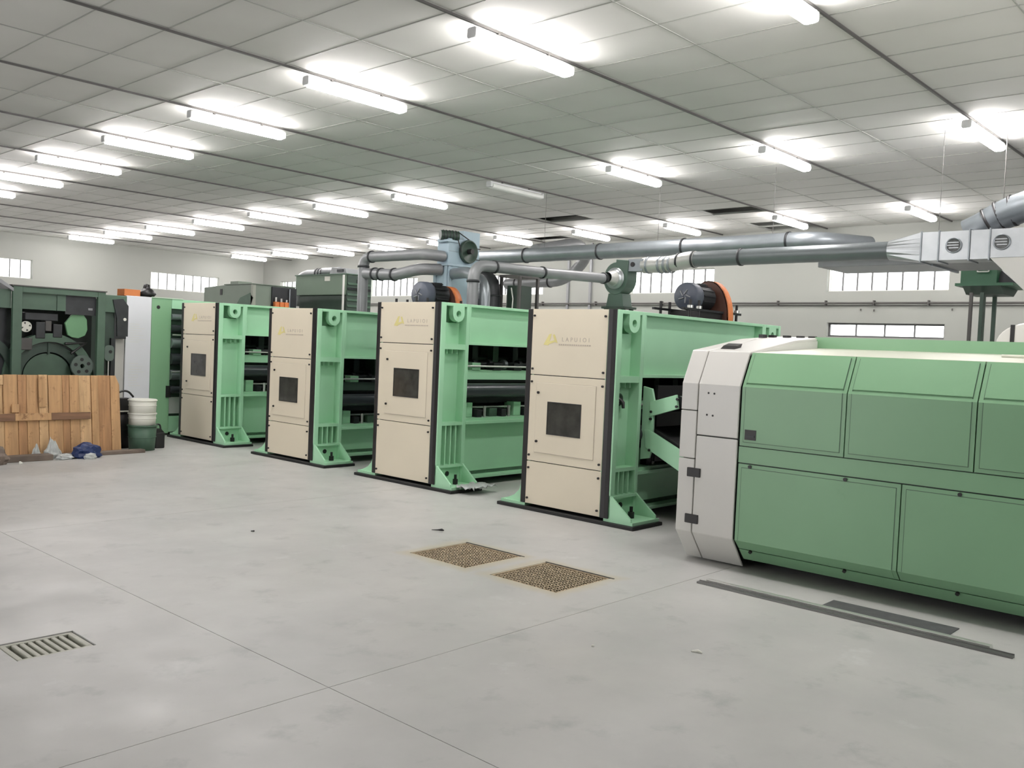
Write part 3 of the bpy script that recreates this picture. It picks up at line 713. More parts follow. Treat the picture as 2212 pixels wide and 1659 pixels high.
# rectangular plenum duct
pl = thing('plenum_duct', 'rectangular galvanised duct with two round ports hanging right of the round duct', 'duct', (10.8, 3.0, 2.79))
def PB(name, m, y0, y1, z0, z1, x0=10.72, x1=11.05, bev=.003): return bx(name, m, pl, x0-10.8, x1-10.8, y0-3, y1-3, z0-2.79, z1-2.79, bevel=bev)
v = []; n = 24
for i in range(n):
    a = 2*PI*i/n; c, s = math.cos(a), math.sin(a); v.append((.11*c, 1.0, .145+.115*s))
for i in range(n):
    a = 2*PI*i/n; c, s = math.cos(a), math.sin(a); k = 1/max(abs(c), abs(s)); v.append((.085+.165*c*k, .62, .163+.165*s*k))
MB().add(v, [(i, (i+1) % n, n+(i+1) % n, n+i) for i in range(n)]).build('transition', galv, pl)
PB('duct_section', galv, 3.44, 3.62, 2.79, 3.115)
s2_ = PB('duct_section', galv, 3.125, 3.43, 2.79, 3.112); PB('duct_section', galv, 2.915, 3.105, 2.79, 3.11); s4_ = PB('duct_section', galv, 2.0, 2.905, 2.80, 3.11)
for y in (3.625, 3.435, 3.115, 2.91): PB('flange', galvd, y-.008, y+.008, 2.775, 3.125, 10.705, 11.065)
def port(yc, zc, par):
    p = thing_child = MB().lathe((-.082, yc-3, zc-2.79), (-1, 0, 0), [(0, .085), (.02, .085), (.02, .075), (-.03, .072), (-.03, 0)], 24).build('round_port', galvd, pl)
    MB().cyl((-.083, yc-3, zc-2.79), (-.0835, yc-3, zc-2.79), .074, 20).build('port_opening', mat('port_grey', (92, 94, 94), .5, .3, var=.3, scale=20), p)
    for k in range(3): MB().box(-.086, -.084, yc-3.05, yc-2.95+.02*k, zc-2.79-.03+.03*k, zc-2.79-.02+.03*k).build('port_grille', galv, p)
port(3.275, 2.95, s2_); port(2.79, 2.965, s4_)
MB().prism([(2.9-3, 0.01), (2.0-3, .01), (2.0-3, -.75), (2.3-3, -.6)], 'x', -.08, .25).build('hopper_chute', white, pl, .004)
PB('under_duct', greym, 2.2, 5.0, 2.795, 3.0, 11.1, 12.0)
PB('under_flange', galvd, 3.6, 3.63, 2.77, 3.02, 11.08, 12.05)
for y in (3.5, 2.6): MB().cyl((.1, y-3, .3), (.1, y-3, ZC-2.79), .003, 6).build('hanger_rod', condm, pl)
# flexible duct above it
fx = duct('flexible_duct', 'silver flexible duct with black bands climbing at the right edge over the plenum',
          [(11.45, 3.35, 3.17), (11.45, 3.2, 3.24), (11.4, 3.0, 3.35), (11.3, 2.75, 3.42), (11.1, 2.4, 3.47)], .17, mat('flex_dark', (112, 118, 122), .35, .5, var=.1, bump=.2, bscale=14),
          [((11.43, 3.12, 3.285), (0, -.9, .5)), ((11.35, 2.86, 3.395), (0, -.95, .25)), ((11.4, 3.0, 3.35), (0, -.9, .4))], bend=.2, ringm=black)
MB().cyl((-.05, -.37, .3), (-.05, -.37, ZC-3.17), .006, 8).build('hanger_rod', condm, fx)
# long upper duct behind
t = duct('overhead_duct', 'long galvanised overhead duct running behind the fan toward the back wall',
     [(11.8, 12.6, 3.22), (11.8, 5.4, 3.24), (12.6, 4.95, 3.24)], .122, galvd, [((11.8, 9.0, 3.23), (0, 1, 0)), ((11.8, 7.42, 3.235), (0, 1, 0)), ((11.8, 5.75, 3.24), (0, 1, 0)), ((11.8, 10.6, 3.225), (0, 1, 0))], bend=.3)
for y in (10.2, 7.9, 6.0): MB().cyl((0, y-12.6, .12), (0, y-12.6, ZC-3.22), .003, 6).build('hanger_rod', condm, t)
# far branch with elbow
duct('branch_pipe', 'short grey pipe with an elbow in front of a far back-wall window',
     [(14.0, 13.1, 2.95), (14.0, 11.5, 2.985), (14.0, 10.95, 3.45), (13.2, 10.6, 3.6), (11.8, 10.4, 3.3)], .11, greym, [((14.0, 12.8, 2.957), (0, 1, 0)), ((14.0, 11.9, 2.977), (0, 1, 0))], bend=.35)
duct('arched_pipe', 'dark arched pipe to the right of the blue-grey tower',
     [(12.0, 12.4, 2.2), (12.0, 12.4, 2.85), (12.0, 11.62, 2.88), (12.0, 11.6, 2.3), (12.0, 11.6, 0)], .17, darkm, [((12.0, 11.6, 2.55), (0, 0, 1))], bend=.35)
# condenser tower
tw = thing('condenser_tower', 'tall blue-grey sheet-metal tower with a belt-driven pulley between the looms', 'machine', (8.3, 8.85, 0))
MB().box(0, .5, 0, .26, 0, 2.68).build('lower_box', bluegrey, tw, .006)
MB().box(-.03, .53, -.03, .29, 2.66, 2.69).build('shoulder_flange', bluegrey, tw, .004)
MB().box(.02, .5, .02, .24, 2.69, 3.03).build('upper_box', bluegrey, tw, .006)
bx('back_box', bluegrey, tw, .3, .62, .04, .26, 2.69, 3.16, bevel=.004)
for x0, x1, z0, z1 in ((0, .06, 0, 2.66), (.44, .5, 0, 2.66), (.06, .44, 2.58, 2.66)): bx('panel_rib', bluegrey, tw, x0, x1, -.022, 0, z0, z1, bevel=.004)
for y0, y1 in ((0, .05), (.21, .26)): bx('panel_rib', bluegrey, tw, -.02, 0, y0, y1, 0, 2.66, bevel=.004)
bx('sheet_seam', galvd, tw, .02, .5, .016, .02, 2.86, 2.865)
MB().lathe((.36, .02, 2.88), (0, -1, 0), [(0, 0), (0, .15), (.04, .16), (.06, .155), (.06, .14), (.035, .13), (.035, 0)], 32).build('pulley', ddgreen, tw)
MB().cyl((.36, 0, 2.88), (.36, -.09, 2.88), .035, 14).build('shaft', black, tw)
mt = MB().cyl((-.04, .13, 3.07), (.19, .02, 3.07), .066, 20).build('motor', ddgreen, tw)
for k in range(5):
    p = Vector((-.04, .13, 3.07)).lerp(Vector((.19, .02, 3.07)), .15+.17*k); MB().ring(p, (.23, -.11, 0), .066, .012, .006).build('cooling_fin', darkm, mt)
bx('motor_bracket', bluegrey, tw, -.02, .2, .0, .2, 2.98, 3.01)
MB().tube([(.16, -.03, 3.11), (.44, -.03, 3.0)], .008, 6).build('belt', black, tw)
MB().tube([(.14, -.03, 3.02), (.24, -.03, 2.79)], .008, 6).build('belt', black, tw)
for z in (2.78, 2.93): bx('sensor_bracket', darkm, tw, .5, .58, -.02, .0, z, z+.012)
# dark blower half hidden left of the tower
bl = thing('blower', 'dark blower body peeking out left of the blue-grey tower', 'blower', (8.9, 9.5, 0))
MB().lathe((0, .25, 2.38), (0, -1, 0), [(0, 0), (0, .08), (.04, .10), (.2, .10), (.24, .08), (.5, .08)], 20).build('casing', darkm, bl)
bx('pedestal', darkm, bl, -.08, .08, -.1, .1, 0, 2.3)
# dark green machine frame beyond
gf = thing('machine_frame', 'open rectangular frame around a dark green unit, right of the arched pipe', 'machine', (12.2, 11.1, 0))
for x, y in ((0, 0), (0, .45), (.5, 0), (.5, .45)): bx('post', condm, gf, x-.025, x+.025, y-.025, y+.025, 0, 2.9)
bx('top_rail', condm, gf, -.03, .53, -.03, .48, 2.9, 2.94)
MB().rounded(.05, .45, .05, .4, .0, 2.75, .08, 'z').build('unit_body', ddgreen, gf)
MB().tube([(-.04, .12, 2.3), (-.05, .1, 2.5), (-.04, .16, 2.7)], .012, 8).build('cable', white, gf)

# ------------------------------------------------------------------ machines behind the far looms
hp = thing('hopper_feeder', 'grey-green hopper feeder with a sloping lid behind the leftmost cream loom', 'machine', (9.5, 15.56, 0))
gg = mat('grey_green', (112, 124, 112), .5, var=.05)
MB().prism([(0, 0), (1.87, 0), (1.87, 2.58), (1.0, 2.62), (0, 2.62)], 'x', 0, .95).build('body', gg, hp, .006)
bx('lid', gg, hp, -.02, .97, -.02, 1.05, 2.62, 2.635)
bx('vent_stack', gg, hp, .1, .4, .72, 1.02, 2.63, 2.70, bevel=.004)
bx('corner_post', mat('grey_green_light', (148, 152, 140), .5), hp, -.012, .05, -.012, .06, 0, 2.615)
MB().prism([(.15, 2.02), (.78, 2.02), (.45, 2.36), (.1, 2.45), (-.02, 2.36)], 'x', -.012, -.001).build('patch_plate', dgreen, hp)
bx('hatch', black, hp, -.008, 0, 1.14, 1.22, 2.42, 2.54)
bx('dark_panel', darkm, hp, .40, .96, -.03, 0, 1.9, 2.60)
for i in range(3): MB().rounded(.42+.11*i, .52+.11*i, -.12, -.03, 2.2+.0*i, 2.31, .02).build('valve_block', orange, hp)
for i in range(3): MB().cyl((.46+.12*i, -.08, 2.31), (.46+.12*i, -.08, 2.40-.02*i), .02, 10).build('valve_knob', steel, hp)
MB().cyl((.78, -.06, 2.2), (.78, -.06, 2.58), .014, 8).build('conduit', galvd, hp)

gb = thing('filter_unit', 'dark green filter unit with louvred side and grey fan box on top', 'machine', (11.0, 14.65, 0))
olive = mat('olive_green', (98, 118, 100), .45, var=.05)
bx('cabinet', olive, gb, 0, .62, 0, 1.72, 2.52, 2.925, bevel=.006)
bx('lower_frame', ddgreen, gb, .06, .6, .06, 1.66, 0, 2.52)
bx('rating_plate', whitedrum, gb, -.006, 0, .52, .7, 2.80, 2.89)
for i, z in enumerate((2.28, 2.40, 2.51, 2.62, 2.72)):
    MB().prism([(-.05, z), (-.0, z+.075), (.0, z)], 'x', .03, .60).build('louvre', dgreen if i != 3 else darkm, gb)
bx('louvre_panel', ddgreen, gb, .02, .62, -.02, -.002, 2.2, 2.9)
bx('small_vent', darkm, gb, .25, .38, -.03, -.02, 2.76, 2.83)
bx('roof_sheet', dgreen, gb, -.02, .66, -.04, 1.74, 2.92, 2.94)
tb = MB().prism([(.05, 2.94), (.1, 3.05), (.55, 3.08), (.62, 2.94)], 'x', .05, .5).build('fan_box', greym, gb, .006)
bx('fan_grille', darkm, tb, .03, .049, .15, .35, 2.98, 3.03)
MB().tube(fillet([(.25, .55, 3.02), (.25, 1.1, 3.02), (.25, 1.2, 2.99), (.25, 1.75, 2.99), (.25, 1.95, 2.9), (.25, 1.95, 2.3)], .16), .085, 16).build('inlet_pipe', greym, gb)
for y in (1.1, 1.2, 1.3): MB().ring((.25, y, 3.0), (0, 1, 0), .085, .04, .012).build('clamp_ring', darkm, gb)
MB().cyl((-.1, -.06, 1.9), (-.1, -.06, 2.90), .022, 10).build('white_pipe', white, gb)
# fibre-dusted end wheel behind loom two's riser
wh = thing('hand_wheel', 'pale green disc edge showing beside the second loom riser', 'wheel', (9.3, 11.15, 0))
MB().lathe((0, 0, 2.05), (0, -1, 0), [(0, 0), (0, .12), (.03, .12), (.03, .1), (.02, 0)], 24).build('disc', green, wh)
bx('bracket', green, wh, -.03, .03, .0, .05, 0, 2.0)

# green unit on legs in front of the back wall
gu = thing('suction_unit', 'green box on a platform with two legs in front of the back wall', 'machine', (14.0, 3.9, 0))
bgreen = mat('bottle_green', (38, 84, 58), .45, var=.08)
bx('box', bgreen, gu, 0, .6, -.22, .26, 2.81, 3.02, bevel=.006)
MB().tube(fillet([(-.02, -.12, 3.0), (-.05, -.12, 2.97), (-.05, .03, 2.97), (-.02, .03, 3.0)], .02), .01, 8).build('handle', steel, gu)
bx('platform', bgreen, gu, -.1, .8, -.45, .3, 2.77, 2.81)
MB().prism([(-.1, 2.77), (.8, 2.77), (.6, 2.66), (.1, 2.66)], 'y', -.3, .2).build('platform_beam', ddgreen, gu)
bx('leg', condm, gu, -.02, .03, .08, .12, 0, 2.68); bx('leg', ddgreen, gu, -.02, .04, -.07, -.02, 0, 2.68)
bx('leg', ddgreen, gu, .6, .65, .08, .12, 0, 2.68); bx('leg', ddgreen, gu, .6, .65, -.07, -.02, 0, 2.68)
MB().prism([(-.2, 2.81), (-.45, 2.81), (-.25, 3.0)], 'x', .1, .4).build('side_gusset', darkm, gu)

# wall pipe with clips
wp = thing('wall_pipe', 'dark horizontal pipe clipped along the back wall below the windows', 'pipe', (XW-.06, 4.0, 2.775))
MB().cyl((0, -3, 0), (0, 22, 0), .02, 10).build('pipe', condm, wp)
for y in (-.4, 1.757, 2.766, 3.726, 4.75, 7.6, 9.5, 11.2, 12.4, 14.0):
    bx('clip', condm, wp, -.025, .06, y-.012, y+.012, -.05, .05)
MB().cyl((.04, -3, -.045), (.04, 22, -.045), .006, 6).build('cable', condm, wp)
for k, (y, z) in enumerate(((7.03, -.12), (6.77, -.13), (5.35, -.11))):
    bx('cable_drop', condm, wp, .035, .05, y-4-.01, y-4+.01, z-.03, z+.01)
for k, y in enumerate((14.4, 13.7)):
    o = bx('wall_conduit', greym, None, XW-.05, XW-.002, y-.03, y+.03, 2.0, 4.25)
    tag(o, ['grey vertical conduit on the back wall, left one of the pair behind the nearest loom', 'grey vertical conduit on the back wall, right one of the pair behind the nearest loom'][k], 'conduit', 'wall conduits')

# ------------------------------------------------------------------ tall cabinet machine left of the looms
cb = thing('cross_lapper', 'tall machine end with a white panel and a light green panel, left of the looms', 'machine', (6.15, 13.585, 0))
bx('frame', ddgreen, cb, .02, 3.6, .04, 1.7, .05, 2.1)
bx('white_panel', mat('bluish_white', (214, 217, 222), .4, var=.02), cb, 0, .392, 0, .03, .03, 2.146, bevel=.004)
wv = MB()
for z0, z1 in ((1.45, 1.72), (.78, 1.12)):
    n = 9
    for k in range(n): z = z0+(z1-z0)*k/(n-1); wv.box(.06, .06+random.uniform(.12, .24), -.0025, 0, z-.002, z+.002)
wv.build('panel_crease', whitedrum, cb)
gp = bx('green_panel', cgreen, cb, .396, .715, 0, .03, .03, 2.14, bevel=.004)
MB().cyl((.50, 0, 2.0), (.50, -.004, 2.0), .028, 14).build('round_hole', black, gp)
bx('lock', black, gp, .655, .735, -.02, 0, .60, .78)
bx('upper_beam', green, cb, .72, 3.6, .0, .08, 1.99, 2.14, bevel=.004)
bx('top_rail', mat('pale_rail', (186, 206, 186), .5), cb, .396, .90, -.01, .02, 2.14, 2.155)
bx('lower_cover', mat('cover_grey', (186, 190, 186), .5), cb, .72, 1.9, .02, .05, .34, .60)
bx('bottom_rail', green, cb, .72, 3.6, .02, .08, .05, .30)
for i, (z, r) in enumerate(((1.86, .05), (1.68, .06), (1.45, .08), (1.2, .09), (.95, .08), (.72, .06))):
    MB().cyl((.72, .02, z), (3.5, .02, z), r, 16).build('roller', rollm if i % 2 else galvd, cb)
for z in (1.58, 1.0): MB().cyl((.72, -.05, z), (3.5, -.05, z), .012, 8).build('tie_rod', steel, cb)
gy = bx('side_panel', mat('side_grey', (182, 182, 176), .5, var=.03), cb, -.20, 0, .04, .09, .03, 1.5)
bx('dark_housing', darkm, cb, -.22, -.02, -.06, .2, 1.49, 2.13, bevel=.005)
bx('rear_support', darkm, cb, -.2, -.14, .1, .2, 0, 1.5)
# things standing on it
o = MB().box(-.13, .13, -.1, .1, 0, .10).build('cardboard_box', mat('orange_box', (190, 116, 66), .7, var=.1)); o.location = (6.27, 13.78, 2.147); o.rotation_euler = (0, 0, .1)
tag(o, 'small orange-brown box lying on top of the tall cabinet machine', 'box')
o = MB().lathe((0, 0, 0), (0, 0, 1), [(0, 0), (0, .11), (.05, .125), (.1, .1), (.125, .06), (.14, .05), (.19, .045), (.2, 0)], 14).build('black_bag', black)
for vv in o.data.vertices: vv.co += Vector((random.uniform(-.012, .012), random.uniform(-.012, .012), random.uniform(0, .008)))
o.location = (6.55, 13.77, 2.147); tag(o, 'tied black plastic bag on top of the tall cabinet machine', 'bag')

# ------------------------------------------------------------------ old green carding machine on the left
oc = thing('old_card', 'old dark green carding machine with exposed wheels behind the wooden boards', 'machine', (4.27, 12.7, 0))
bx('post', dgreen, oc, 0, .115, 0, .06, 0, 2.13, bevel=.004); bx('post', dgreen, oc, 1.085, 1.19, 0, .06, 0, 2.13, bevel=.004)
bx('top_rail', dgreen, oc, .115, 1.085, 0, .06, 2.055, 2.13, bevel=.004); bx('top_sheet', condm, oc, -.02, 1.2, -.02, .9, 2.13, 2.145)
bx('upper_panel', dgreen, oc, .115, .565, .07, .09, 1.84, 2.055); bx('upper_panel', dgreen, oc, .57, .68, .06, .09, 1.84, 2.055)
dp = bx('dark_panel', darkm, oc, .68, 1.085, .07, .10, 1.80, 2.055)
bx('instruction_plate', greym, dp, .98, 1.04, .066, .07, 1.87, 1.90)
bx('back_panel', mat('black_green', (34, 42, 38), .7), oc, .0, 1.19, .45, .5, .1, 1.85)
ctr = (.53, .95)
def disc(name, cx, cz, r0, r1, y0, y1, m, par=oc, seg=40):
    me = MB(); v = []; 
    for i in range(seg):
        a = 2*PI*i/seg; c, s = math.cos(a), math.sin(a)
        v += [(cx+r0*c, y0, cz+r0*s), (cx+r1*c, y0, cz+r1*s), (cx+r0*c, y1, cz+r0*s), (cx+r1*c, y1, cz+r1*s)]
    f = []
    for i in range(seg):
        a, b = 4*i, 4*((i+1) % seg); f += [(a, a+1, b+1, b), (a+2, b+2, b+3, a+3), (a+1, a+3, b+3, b+1), (a, b, b+2, a+2)]
    return me.add(v, f).build(name, m, par)
disc('cylinder_rim', *ctr, .47, .585, .16, .30, dgreen); disc('cylinder_web', *ctr, .33, .455, .22, .30, ddgreen)
MB().cyl((ctr[0], .24, ctr[1]), (ctr[0], .3, ctr[1]), .31, 40).build('cylinder_hub', dgreen, oc)
disc('rim_groove', *ctr, .455, .472, .2, .3, black)
bx('spoke', ddgreen, oc, ctr[0]-.012, ctr[0]+.012, .2, .22, ctr[1]+.3, ctr[1]+.46)
MB().prism([(.74+.0, 1.52), (.70, 1.68), (.78, 1.79), (.85, 1.83), (.94, 1.81), (.99, 1.74), (1.0, 1.6), (.97, 1.52), (.88, 1.48), (.80, 1.49)], 'y', .12, .16).build('teardrop_cover', mat('mid_green', (98, 142, 104), .45), oc, .006)
pw = disc('pulley', .93, 1.10, .03, .15, .09, .13, mat('wheel_grey', (84, 98, 90), .5))
for k in range(5):
    a = k*2*PI/5+.4; MB().cyl((.93+.09*math.cos(a), .09, 1.10+.09*math.sin(a)), (.93+.09*math.cos(a), .086, 1.10+.09*math.sin(a)), .024, 12).build('lightening_hole', black, pw)
MB().tube([(.78, .11, 1.27), (.98, .11, 1.42), (.70, .11, 1.40)], .02, 8).build('drive_belt', black, oc)
fw_ = MB().cyl((.21, .14, 1.61), (.21, .13, 1.61), .072, 20).build('white_fan', whitedrum, oc)
for k in range(4):
    a = k*PI/2+.3; MB().prism([(.21+.03*math.cos(a), 1.61+.03*math.sin(a)), (.21+.06*math.cos(a+.25), 1.61+.06*math.sin(a+.25)), (.21+.06*math.cos(a-.25), 1.61+.06*math.sin(a-.25))], 'y', .128, .13).build('fan_slot', black, fw_)
for x0, x1, z0, z1, m_ in ((.34, .46, 1.46, 1.68, darkm), (.46, .54, 1.56, 1.70, condm), (.56, .68, 1.48, 1.66, darkm), (.15, .30, 1.30, 1.46, condm), (.20, .62, 1.70, 1.80, darkm)):
    bx('gear_housing', m_, oc, x0, x1, .15, .3, z0, z1, bevel=.008)
# left continuation with sloping hood
bx('post', dgreen, oc, -1.1, -1.0, 0, .06, 0, 2.13); bx('side_panel', dgreen, oc, -1.0, -.005, .05, .08, 1.84, 2.08); bx('side_panel', darkm, oc, -1.0, -.005, .2, .24, .1, 1.84)
MB().prism([(0, 2.10), (-.15, 2.20), (-1.0, 2.50), (-1.0, 2.44), (-.15, 2.15), (0, 2.06)], 'y', -.02, .9).build('sloping_hood', greym, oc)
disc('cylinder_rim', -.45, .95, .47, .585, .14, .19, ddgreen)
# right continuation
bx('end_panel', dgreen, oc, 1.19, 1.50, .04, .07, 1.86, 2.10, bevel=.004)
bx('end_frame', ddgreen, oc, 1.19, 1.36, .1, .2, 1.0, 1.86); bx('post', darkm, oc, 1.30, 1.36, .05, .1, 0, 1.5)
MB().prism([(1.30, 2.04), (1.44, 2.06), (1.52, 1.96), (1.52, 1.53), (1.37, 1.53), (1.36, 1.78)], 'y', .02, .05).build('dark_cover', darkm, oc)
MB().cyl((1.47, .02, 1.77), (1.47, .014, 1.77), .022, 14).build('gauge', whitedrum, oc)
MB().rounded(1.20, 1.33, .02, .05, 1.18, 1.40, .05, 'y').build('gear_plate', mat('wheel_grey', (84, 98, 90), .5), oc)
MB().cyl((1.28, .02, 1.31), (1.28, .012, 1.31), .022, 12).build('gear_boss', black, oc)
for x in (1.22, 1.27): MB().cyl((x, .06, .2), (x, .06, 1.2), .012, 8).build('guide_rod', steel if x > 1.25 else black, oc)

# ------------------------------------------------------------------ wooden boards leaning against it
cr = thing('wooden_pallet', 'large leaning panel of rough wooden boards with a cross batten', 'pallet', (5.34, 11.84, 0.0))
LEAN = Matrix.Rotation(-.13, 4, 'X')
x = 0.0; ws = [.12, .16, .09, .15, .12, .09, .17, .11, .14, .10, .16, .10, .12, .14, .11, .16]
for i, w in enumerate(ws):
    top_ = 1.02 if i else .93
    me = MB(); dpt = random.uniform(0, .022)
    if i == 0: me.prism([(-w+.002, 0), (0, 0), (0, .90), (-.05, 1.02), (-w+.002, 1.02)], 'y', -dpt, .045)
    elif i == 11: me.box(-w+.002, -.002, -dpt, .045, 0, .55); me.box(-w+.002, -.002, .02, .045, .55, .9); me.box(-w+.002, -.002, -dpt, .045, .9, 1.02)
    else: me.box(-w+.002, -.002, -dpt, .045, 0, 1.02+random.uniform(-.006, .006))
    o = me.build('plank', (wood, wood2, wood, wood3)[(i*7) % 4], cr, .003); o.matrix_local = Matrix.Translation((-x, 0, .0)) @ LEAN
    x += w
for x0, x1, m_ in ((-.40, -.88, woodd), (-.88, -1.3, wood), (-1.3, -1.95, woodd)):
    o = MB().box(x0, x1, -.055, -.023, .455, .545).build('batten', m_, cr, .004); o.matrix_local = LEAN
o = MB().box(-1.02, -.94, -.045, -.023, .62, 1.0).build('patch_board', wood, cr, .003); o.matrix_local = LEAN
o = MB().box(-1.25, -1.33, -.045, -.023, .56, .66).build('patch_board', wood, cr, .003); o.matrix_local = LEAN
o = MB().box(-.40, 1.2, -.13, .0, 0, .045).build('floor_plank', timberm, None, .006); o.location = (4.40, 11.78, 0); o.rotation_euler = (0, 0, .04)
tag(o, 'long dark timber plank on the floor at the foot of the wooden boards', 'plank')
o = MB().box(-.9, .0, -.1, .06, 0, .07).build('floor_plank', timberm, None, .006); o.location = (4.36, 11.60, 0); o.rotation_euler = (0, 0, .02)
tag(o, 'short thick timber at the left in front of the wooden boards', 'plank')

def crumple(name, label, cat, m, loc_, size, seed, spike=0, n=3):
    rnd = random.Random(seed); bm = bmesh.new(); bmesh.ops.create_icosphere(bm, subdivisions=n, radius=1)
    ph = [rnd.uniform(0, 6) for _ in range(6)]
    for v in bm.verts:
        p = v.co.copy(); k = 1 + .16*math.sin(p.x*5+ph[0])*math.cos(p.y*6+ph[1]) + .10*math.sin(p.z*9+ph[2]+p.x*4) + rnd.uniform(-.05, .05)
        p *= k
        if spike and p.z > 0: q = max(0, p.z); p.z += spike*q*q; p.x *= 1-.55*q; p.y *= 1-.55*q
        p.z = max(p.z, -.5); v.co = Vector((p.x*size[0], p.y*size[1], (p.z+.5)*size[2]))
    me = bpy.data.meshes.new(name); bm.to_mesh(me); bm.free(); me.materials.append(m)
    o = bpy.data.objects.new(name, me); C.objects.link(o); o.location = loc_; return tag(o, label, cat)
crumple('plastic_bag', 'peaked grey-white plastic bag slumped against the wooden boards', 'bag', bagm, (4.42, 11.70, .0), (.11, .09, .10), 3, 1.0)
crumple('plastic_bag', 'small flat grey-white plastic bag on the floor beside the blue sack', 'bag', bagm, (4.50, 11.52, 0), (.10, .06, .045), 5)
crumple('plastic_bag', 'dark-streaked grey plastic scrap leaning left of the peaked bag', 'bag', bagm, (4.24, 11.72, .0), (.06, .05, .085), 11, .5)
bs = crumple('blue_sack', 'blue plastic sack lying in front of the wooden boards', 'sack', blue, (4.78, 11.56, 0), (.17, .11, .125), 8)
crumple('rag', 'crumpled white rag on the front of the blue sack', 'rag', bagm, (4.76, 11.405, 0), (.075, .035, .05), 21)
crumple('burlap_bundle', 'brown bundle at the left edge in front of the wooden boards', 'bundle', timberm, (3.66, 11.42, 0), (.16, .12, .13), 15)
crumple('foam_ball', 'tiny white lump on the floor at the left edge', 'scrap', whitedrum, (3.93, 11.33, 0), (.022, .022, .022), 4, 0, 2)

# drums and cans
def bucket(name, label, m, loc_, r0, r1, h, lip=.012):
    t = thing(name, label, 'bucket', loc_)
    MB().lathe((0, 0, 0), (0, 0, 1), [(0, 0), (0, r0), (h, r1), (h, r1-.008), (.03, r0-.01), (.03, 0)], 32).build('shell', m, t)
    MB().lathe((0, 0, h-.022), (0, 0, 1), [(0, r1), (.004, r1+lip), (.018, r1+lip), (.022, r1-.004)], 32).build('rim', m, t)
    MB().lathe((0, 0, h*.5), (0, 0, 1), [(0, (r0+r1)/2), (.004, (r0+r1)/2+.006), (.012, (r0+r1)/2+.006), (.016, (r0+r1)/2)], 32).build('hoop', m, t)
    return t
bucket('green_bin', 'round dark green bin on the floor under two white buckets', greydrum, (5.705, 12.02, 0), .165, .186, .345)
b1 = bucket('white_bucket', 'lower white bucket sitting on the green bin', whitedrum, (5.70, 12.02, .345), .170, .176, .165)
b2 = bucket('white_bucket', 'upper white bucket stacked on the lower one', whitedrum, (5.70, 12.02, .51), .174, .178, .18)
MB().cyl((0, 0, .172), (0, 0, .184), .18, 32).build('lid', whitedrum, b2)
bk = bucket('black_bin', 'black bin between the wooden boards and the green bin', black, (5.585, 12.42, 0), .14, .155, .50)
o = MB().cyl((0, 0, 0), (0, 0, .012), .17, 28).build('round_lid', whitedrum); o.location = (5.585, 12.42, .501); tag(o, 'pale round lid lying on the black bin', 'lid')
tc_ = thing('tool_case', 'black tool case with a curved handle on the black bin', 'case', (5.555, 12.42, .514))
MB().rounded(-.14, .16, -.08, .08, 0, .17, .03, 'y').build('case', black, tc_, .006)
MB().tube(fillet([(-.08, 0, .16), (0, 0, .26), (.12, 0, .27), (.2, 0, .18)], .06), .014, 10).build('handle', black, tc_)
MB().tube(fillet([(-.13, .02, .12), (-.10, .02, .34), (-.02, .02, .36), (-.05, .02, .2)], .03), .014, 10).build('handle', black, tc_)
jc = thing('jerrycan', 'small black jerrycan on the floor right of the green bin', 'can', (5.99, 12.16, 0))
MB().rounded(-.07, .07, -.09, .09, 0, .22, .02, 'z').build('body', black, jc, .012)
MB().prism([(-.07, .22), (.07, .22), (.02, .27), (-.06, .27)], 'y', -.06, .06).build('shoulder', black, jc)
MB().tube(fillet([(-.05, 0, .26), (-.06, 0, .32), (.03, 0, .33), (.05, 0, .24)], .03), .012, 8).build('handle', black, jc)
MB().cyl((-.055, -.05, .26), (-.075, -.05, .3), .02, 12).build('cap', black, jc)

# ------------------------------------------------------------------ grates in the floor
for k, (x0, x1, y0, y1) in enumerate(PITS[:2]):
    t = thing('floor_grate', ['rusty square mesh grate in the floor, the farther of the two', 'rusty square mesh grate in the floor, the one nearer the carding machine'][k], 'grate', ((x0+x1)/2, (y0+y1)/2, 0), 0, 'mesh floor grates')
    hx, hy = (x1-x0)/2-.004, (y1-y0)/2-.004
    me = MB(); me.box(-hx, hx, -hy, -hy+.012, -.035, -.002); me.box(-hx, hx, hy-.012, hy, -.035, -.002); me.box(-hx, -hx+.012, -hy, hy, -.035, -.002); me.box(hx-.012, hx, -hy, hy, -.035, -.002)
    me.build('frame', grate, t)
    w = MB(); n = 16
    for i in range(n):
        u = -hx+.012+(2*hx-.024)*(i+.5)/n
        for a in range(2):
            pts = []
            for j in range(2*n+1):
                q = -hy+.012+(2*hy-.024)*j/(2*n); off = .0045*(1 if j % 2 else -1)*(1 if i % 2 else -1)
                pts.append((u, q, -.012+off) if a == 0 else (q, u, -.012-off))
            w.tube(pts, .0037, 5, False)
    w.build('wire_mesh', grate, t)['kind'] = 'stuff'
    bx('pit_liner', pitm, t, -hx, hx, -hy, hy, -.24, -.22)
    if True:
        sd = bx('edge_angle', condm, t, hx+.0, hx+.012, -hy-.03, hy, -.002, .004)
x0, x1, y0, y1 = PITS[2]
t = thing('drain_grate', 'slotted drain grate in the floor at the left edge', 'grate', ((x0+x1)/2, (y0+y1)/2, 0))
hx, hy = .180, .143
for a, b, c, d in ((-hx, hx, -hy, -hy+.024), (-hx, hx, hy-.024, hy), (-hx, -hx+.028, -hy+.024, hy-.024), (hx-.028, hx, -hy+.024, hy-.024)): bx('frame_bar', drainm, t, a, b, c, d, -.032, -.004, bevel=.003)
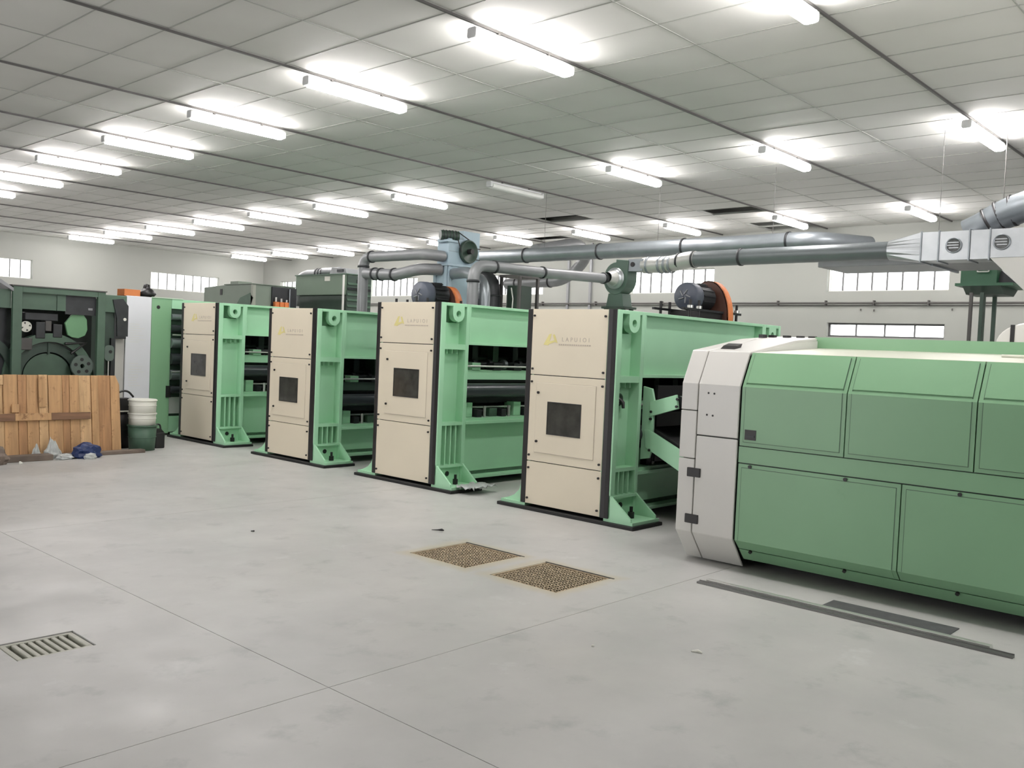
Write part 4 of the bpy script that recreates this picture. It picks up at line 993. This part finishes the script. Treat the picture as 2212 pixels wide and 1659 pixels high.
n = 7
for i in range(n):
    u = -hx+.028+(2*hx-.056)*(i+1)/(n+1); bx('bar', drainm, t, u-.0105, u+.0105, -hy+.024, hy-.024, -.04, -.005, bevel=.003)
bx('pit_liner', pitm, t, -hx, hx, -hy, hy, -.16, -.14)

# ------------------------------------------------------------------ loose things on the floor
o = MB().prism([(0, 0), (.045, 0), (.045, .02), (.038, .02), (.038, .014), (0, .014)], 'y', 0, 2.02).build('steel_channel', mat('dark_steel', (112, 112, 110), .35, .6, var=.1, stretch=(8, .6, 8)), None, .001)
o.location = (5.58, 1.265, 0); o.rotation_euler = (0, 0, -.012); tag(o, 'long steel channel lying on the floor, the outer and longer one', 'metal bar')
o = MB().prism([(0, 0), (.06, 0), (.06, .016), (.03, .026), (0, .022)], 'y', 0, 1.85).build('steel_angle', steel, None, .001)
o.location = (5.655, 1.40, 0); o.rotation_euler = (0, 0, -.012); tag(o, 'shiny steel angle strip lying beside the long channel', 'metal bar')
o = MB().box(-.115, .115, -.395, .395, 0, .006).build('rubber_mat', matm); o.location = (5.84, 2.045, 0); tag(o, 'dark rectangular rubber mat on the floor under the carding machine edge', 'mat')
def scrap(name, label, m, p, pts, r):
    o = MB().tube(pts, r, 6).build(name, m); o.location = p; tag(o, label, 'scrap')
scrap('wire_scrap', 'dark twisted scrap on the floor beyond the mesh grates', black, (5.30, 5.72, .008), [(0, 0, 0), (.02, -.05, .004), (.035, -.09, .01), (.05, -.10, .004)], [.003, .006, .012, .005])
scrap('wire_scrap', 'tiny dark scrap on the open floor left of the mesh grates', black, (4.05, 6.55, .006), [(0, 0, 0), (.01, -.03, .004)], [.004, .007])
scrap('paper_scrap', 'small white paper fleck on the floor below the steel bars', whitedrum, (4.28, 2.52, .004), [(0, 0, 0), (.02, -.03, .003), (.02, -.055, .0)], [.004, .011, .004])
scrap('paper_scrap', 'tiny round white fleck on the open floor at the right', whitedrum, (3.93, 2.93, .004), [(0, 0, 0), (.008, -.012, 0)], [.008, .008])
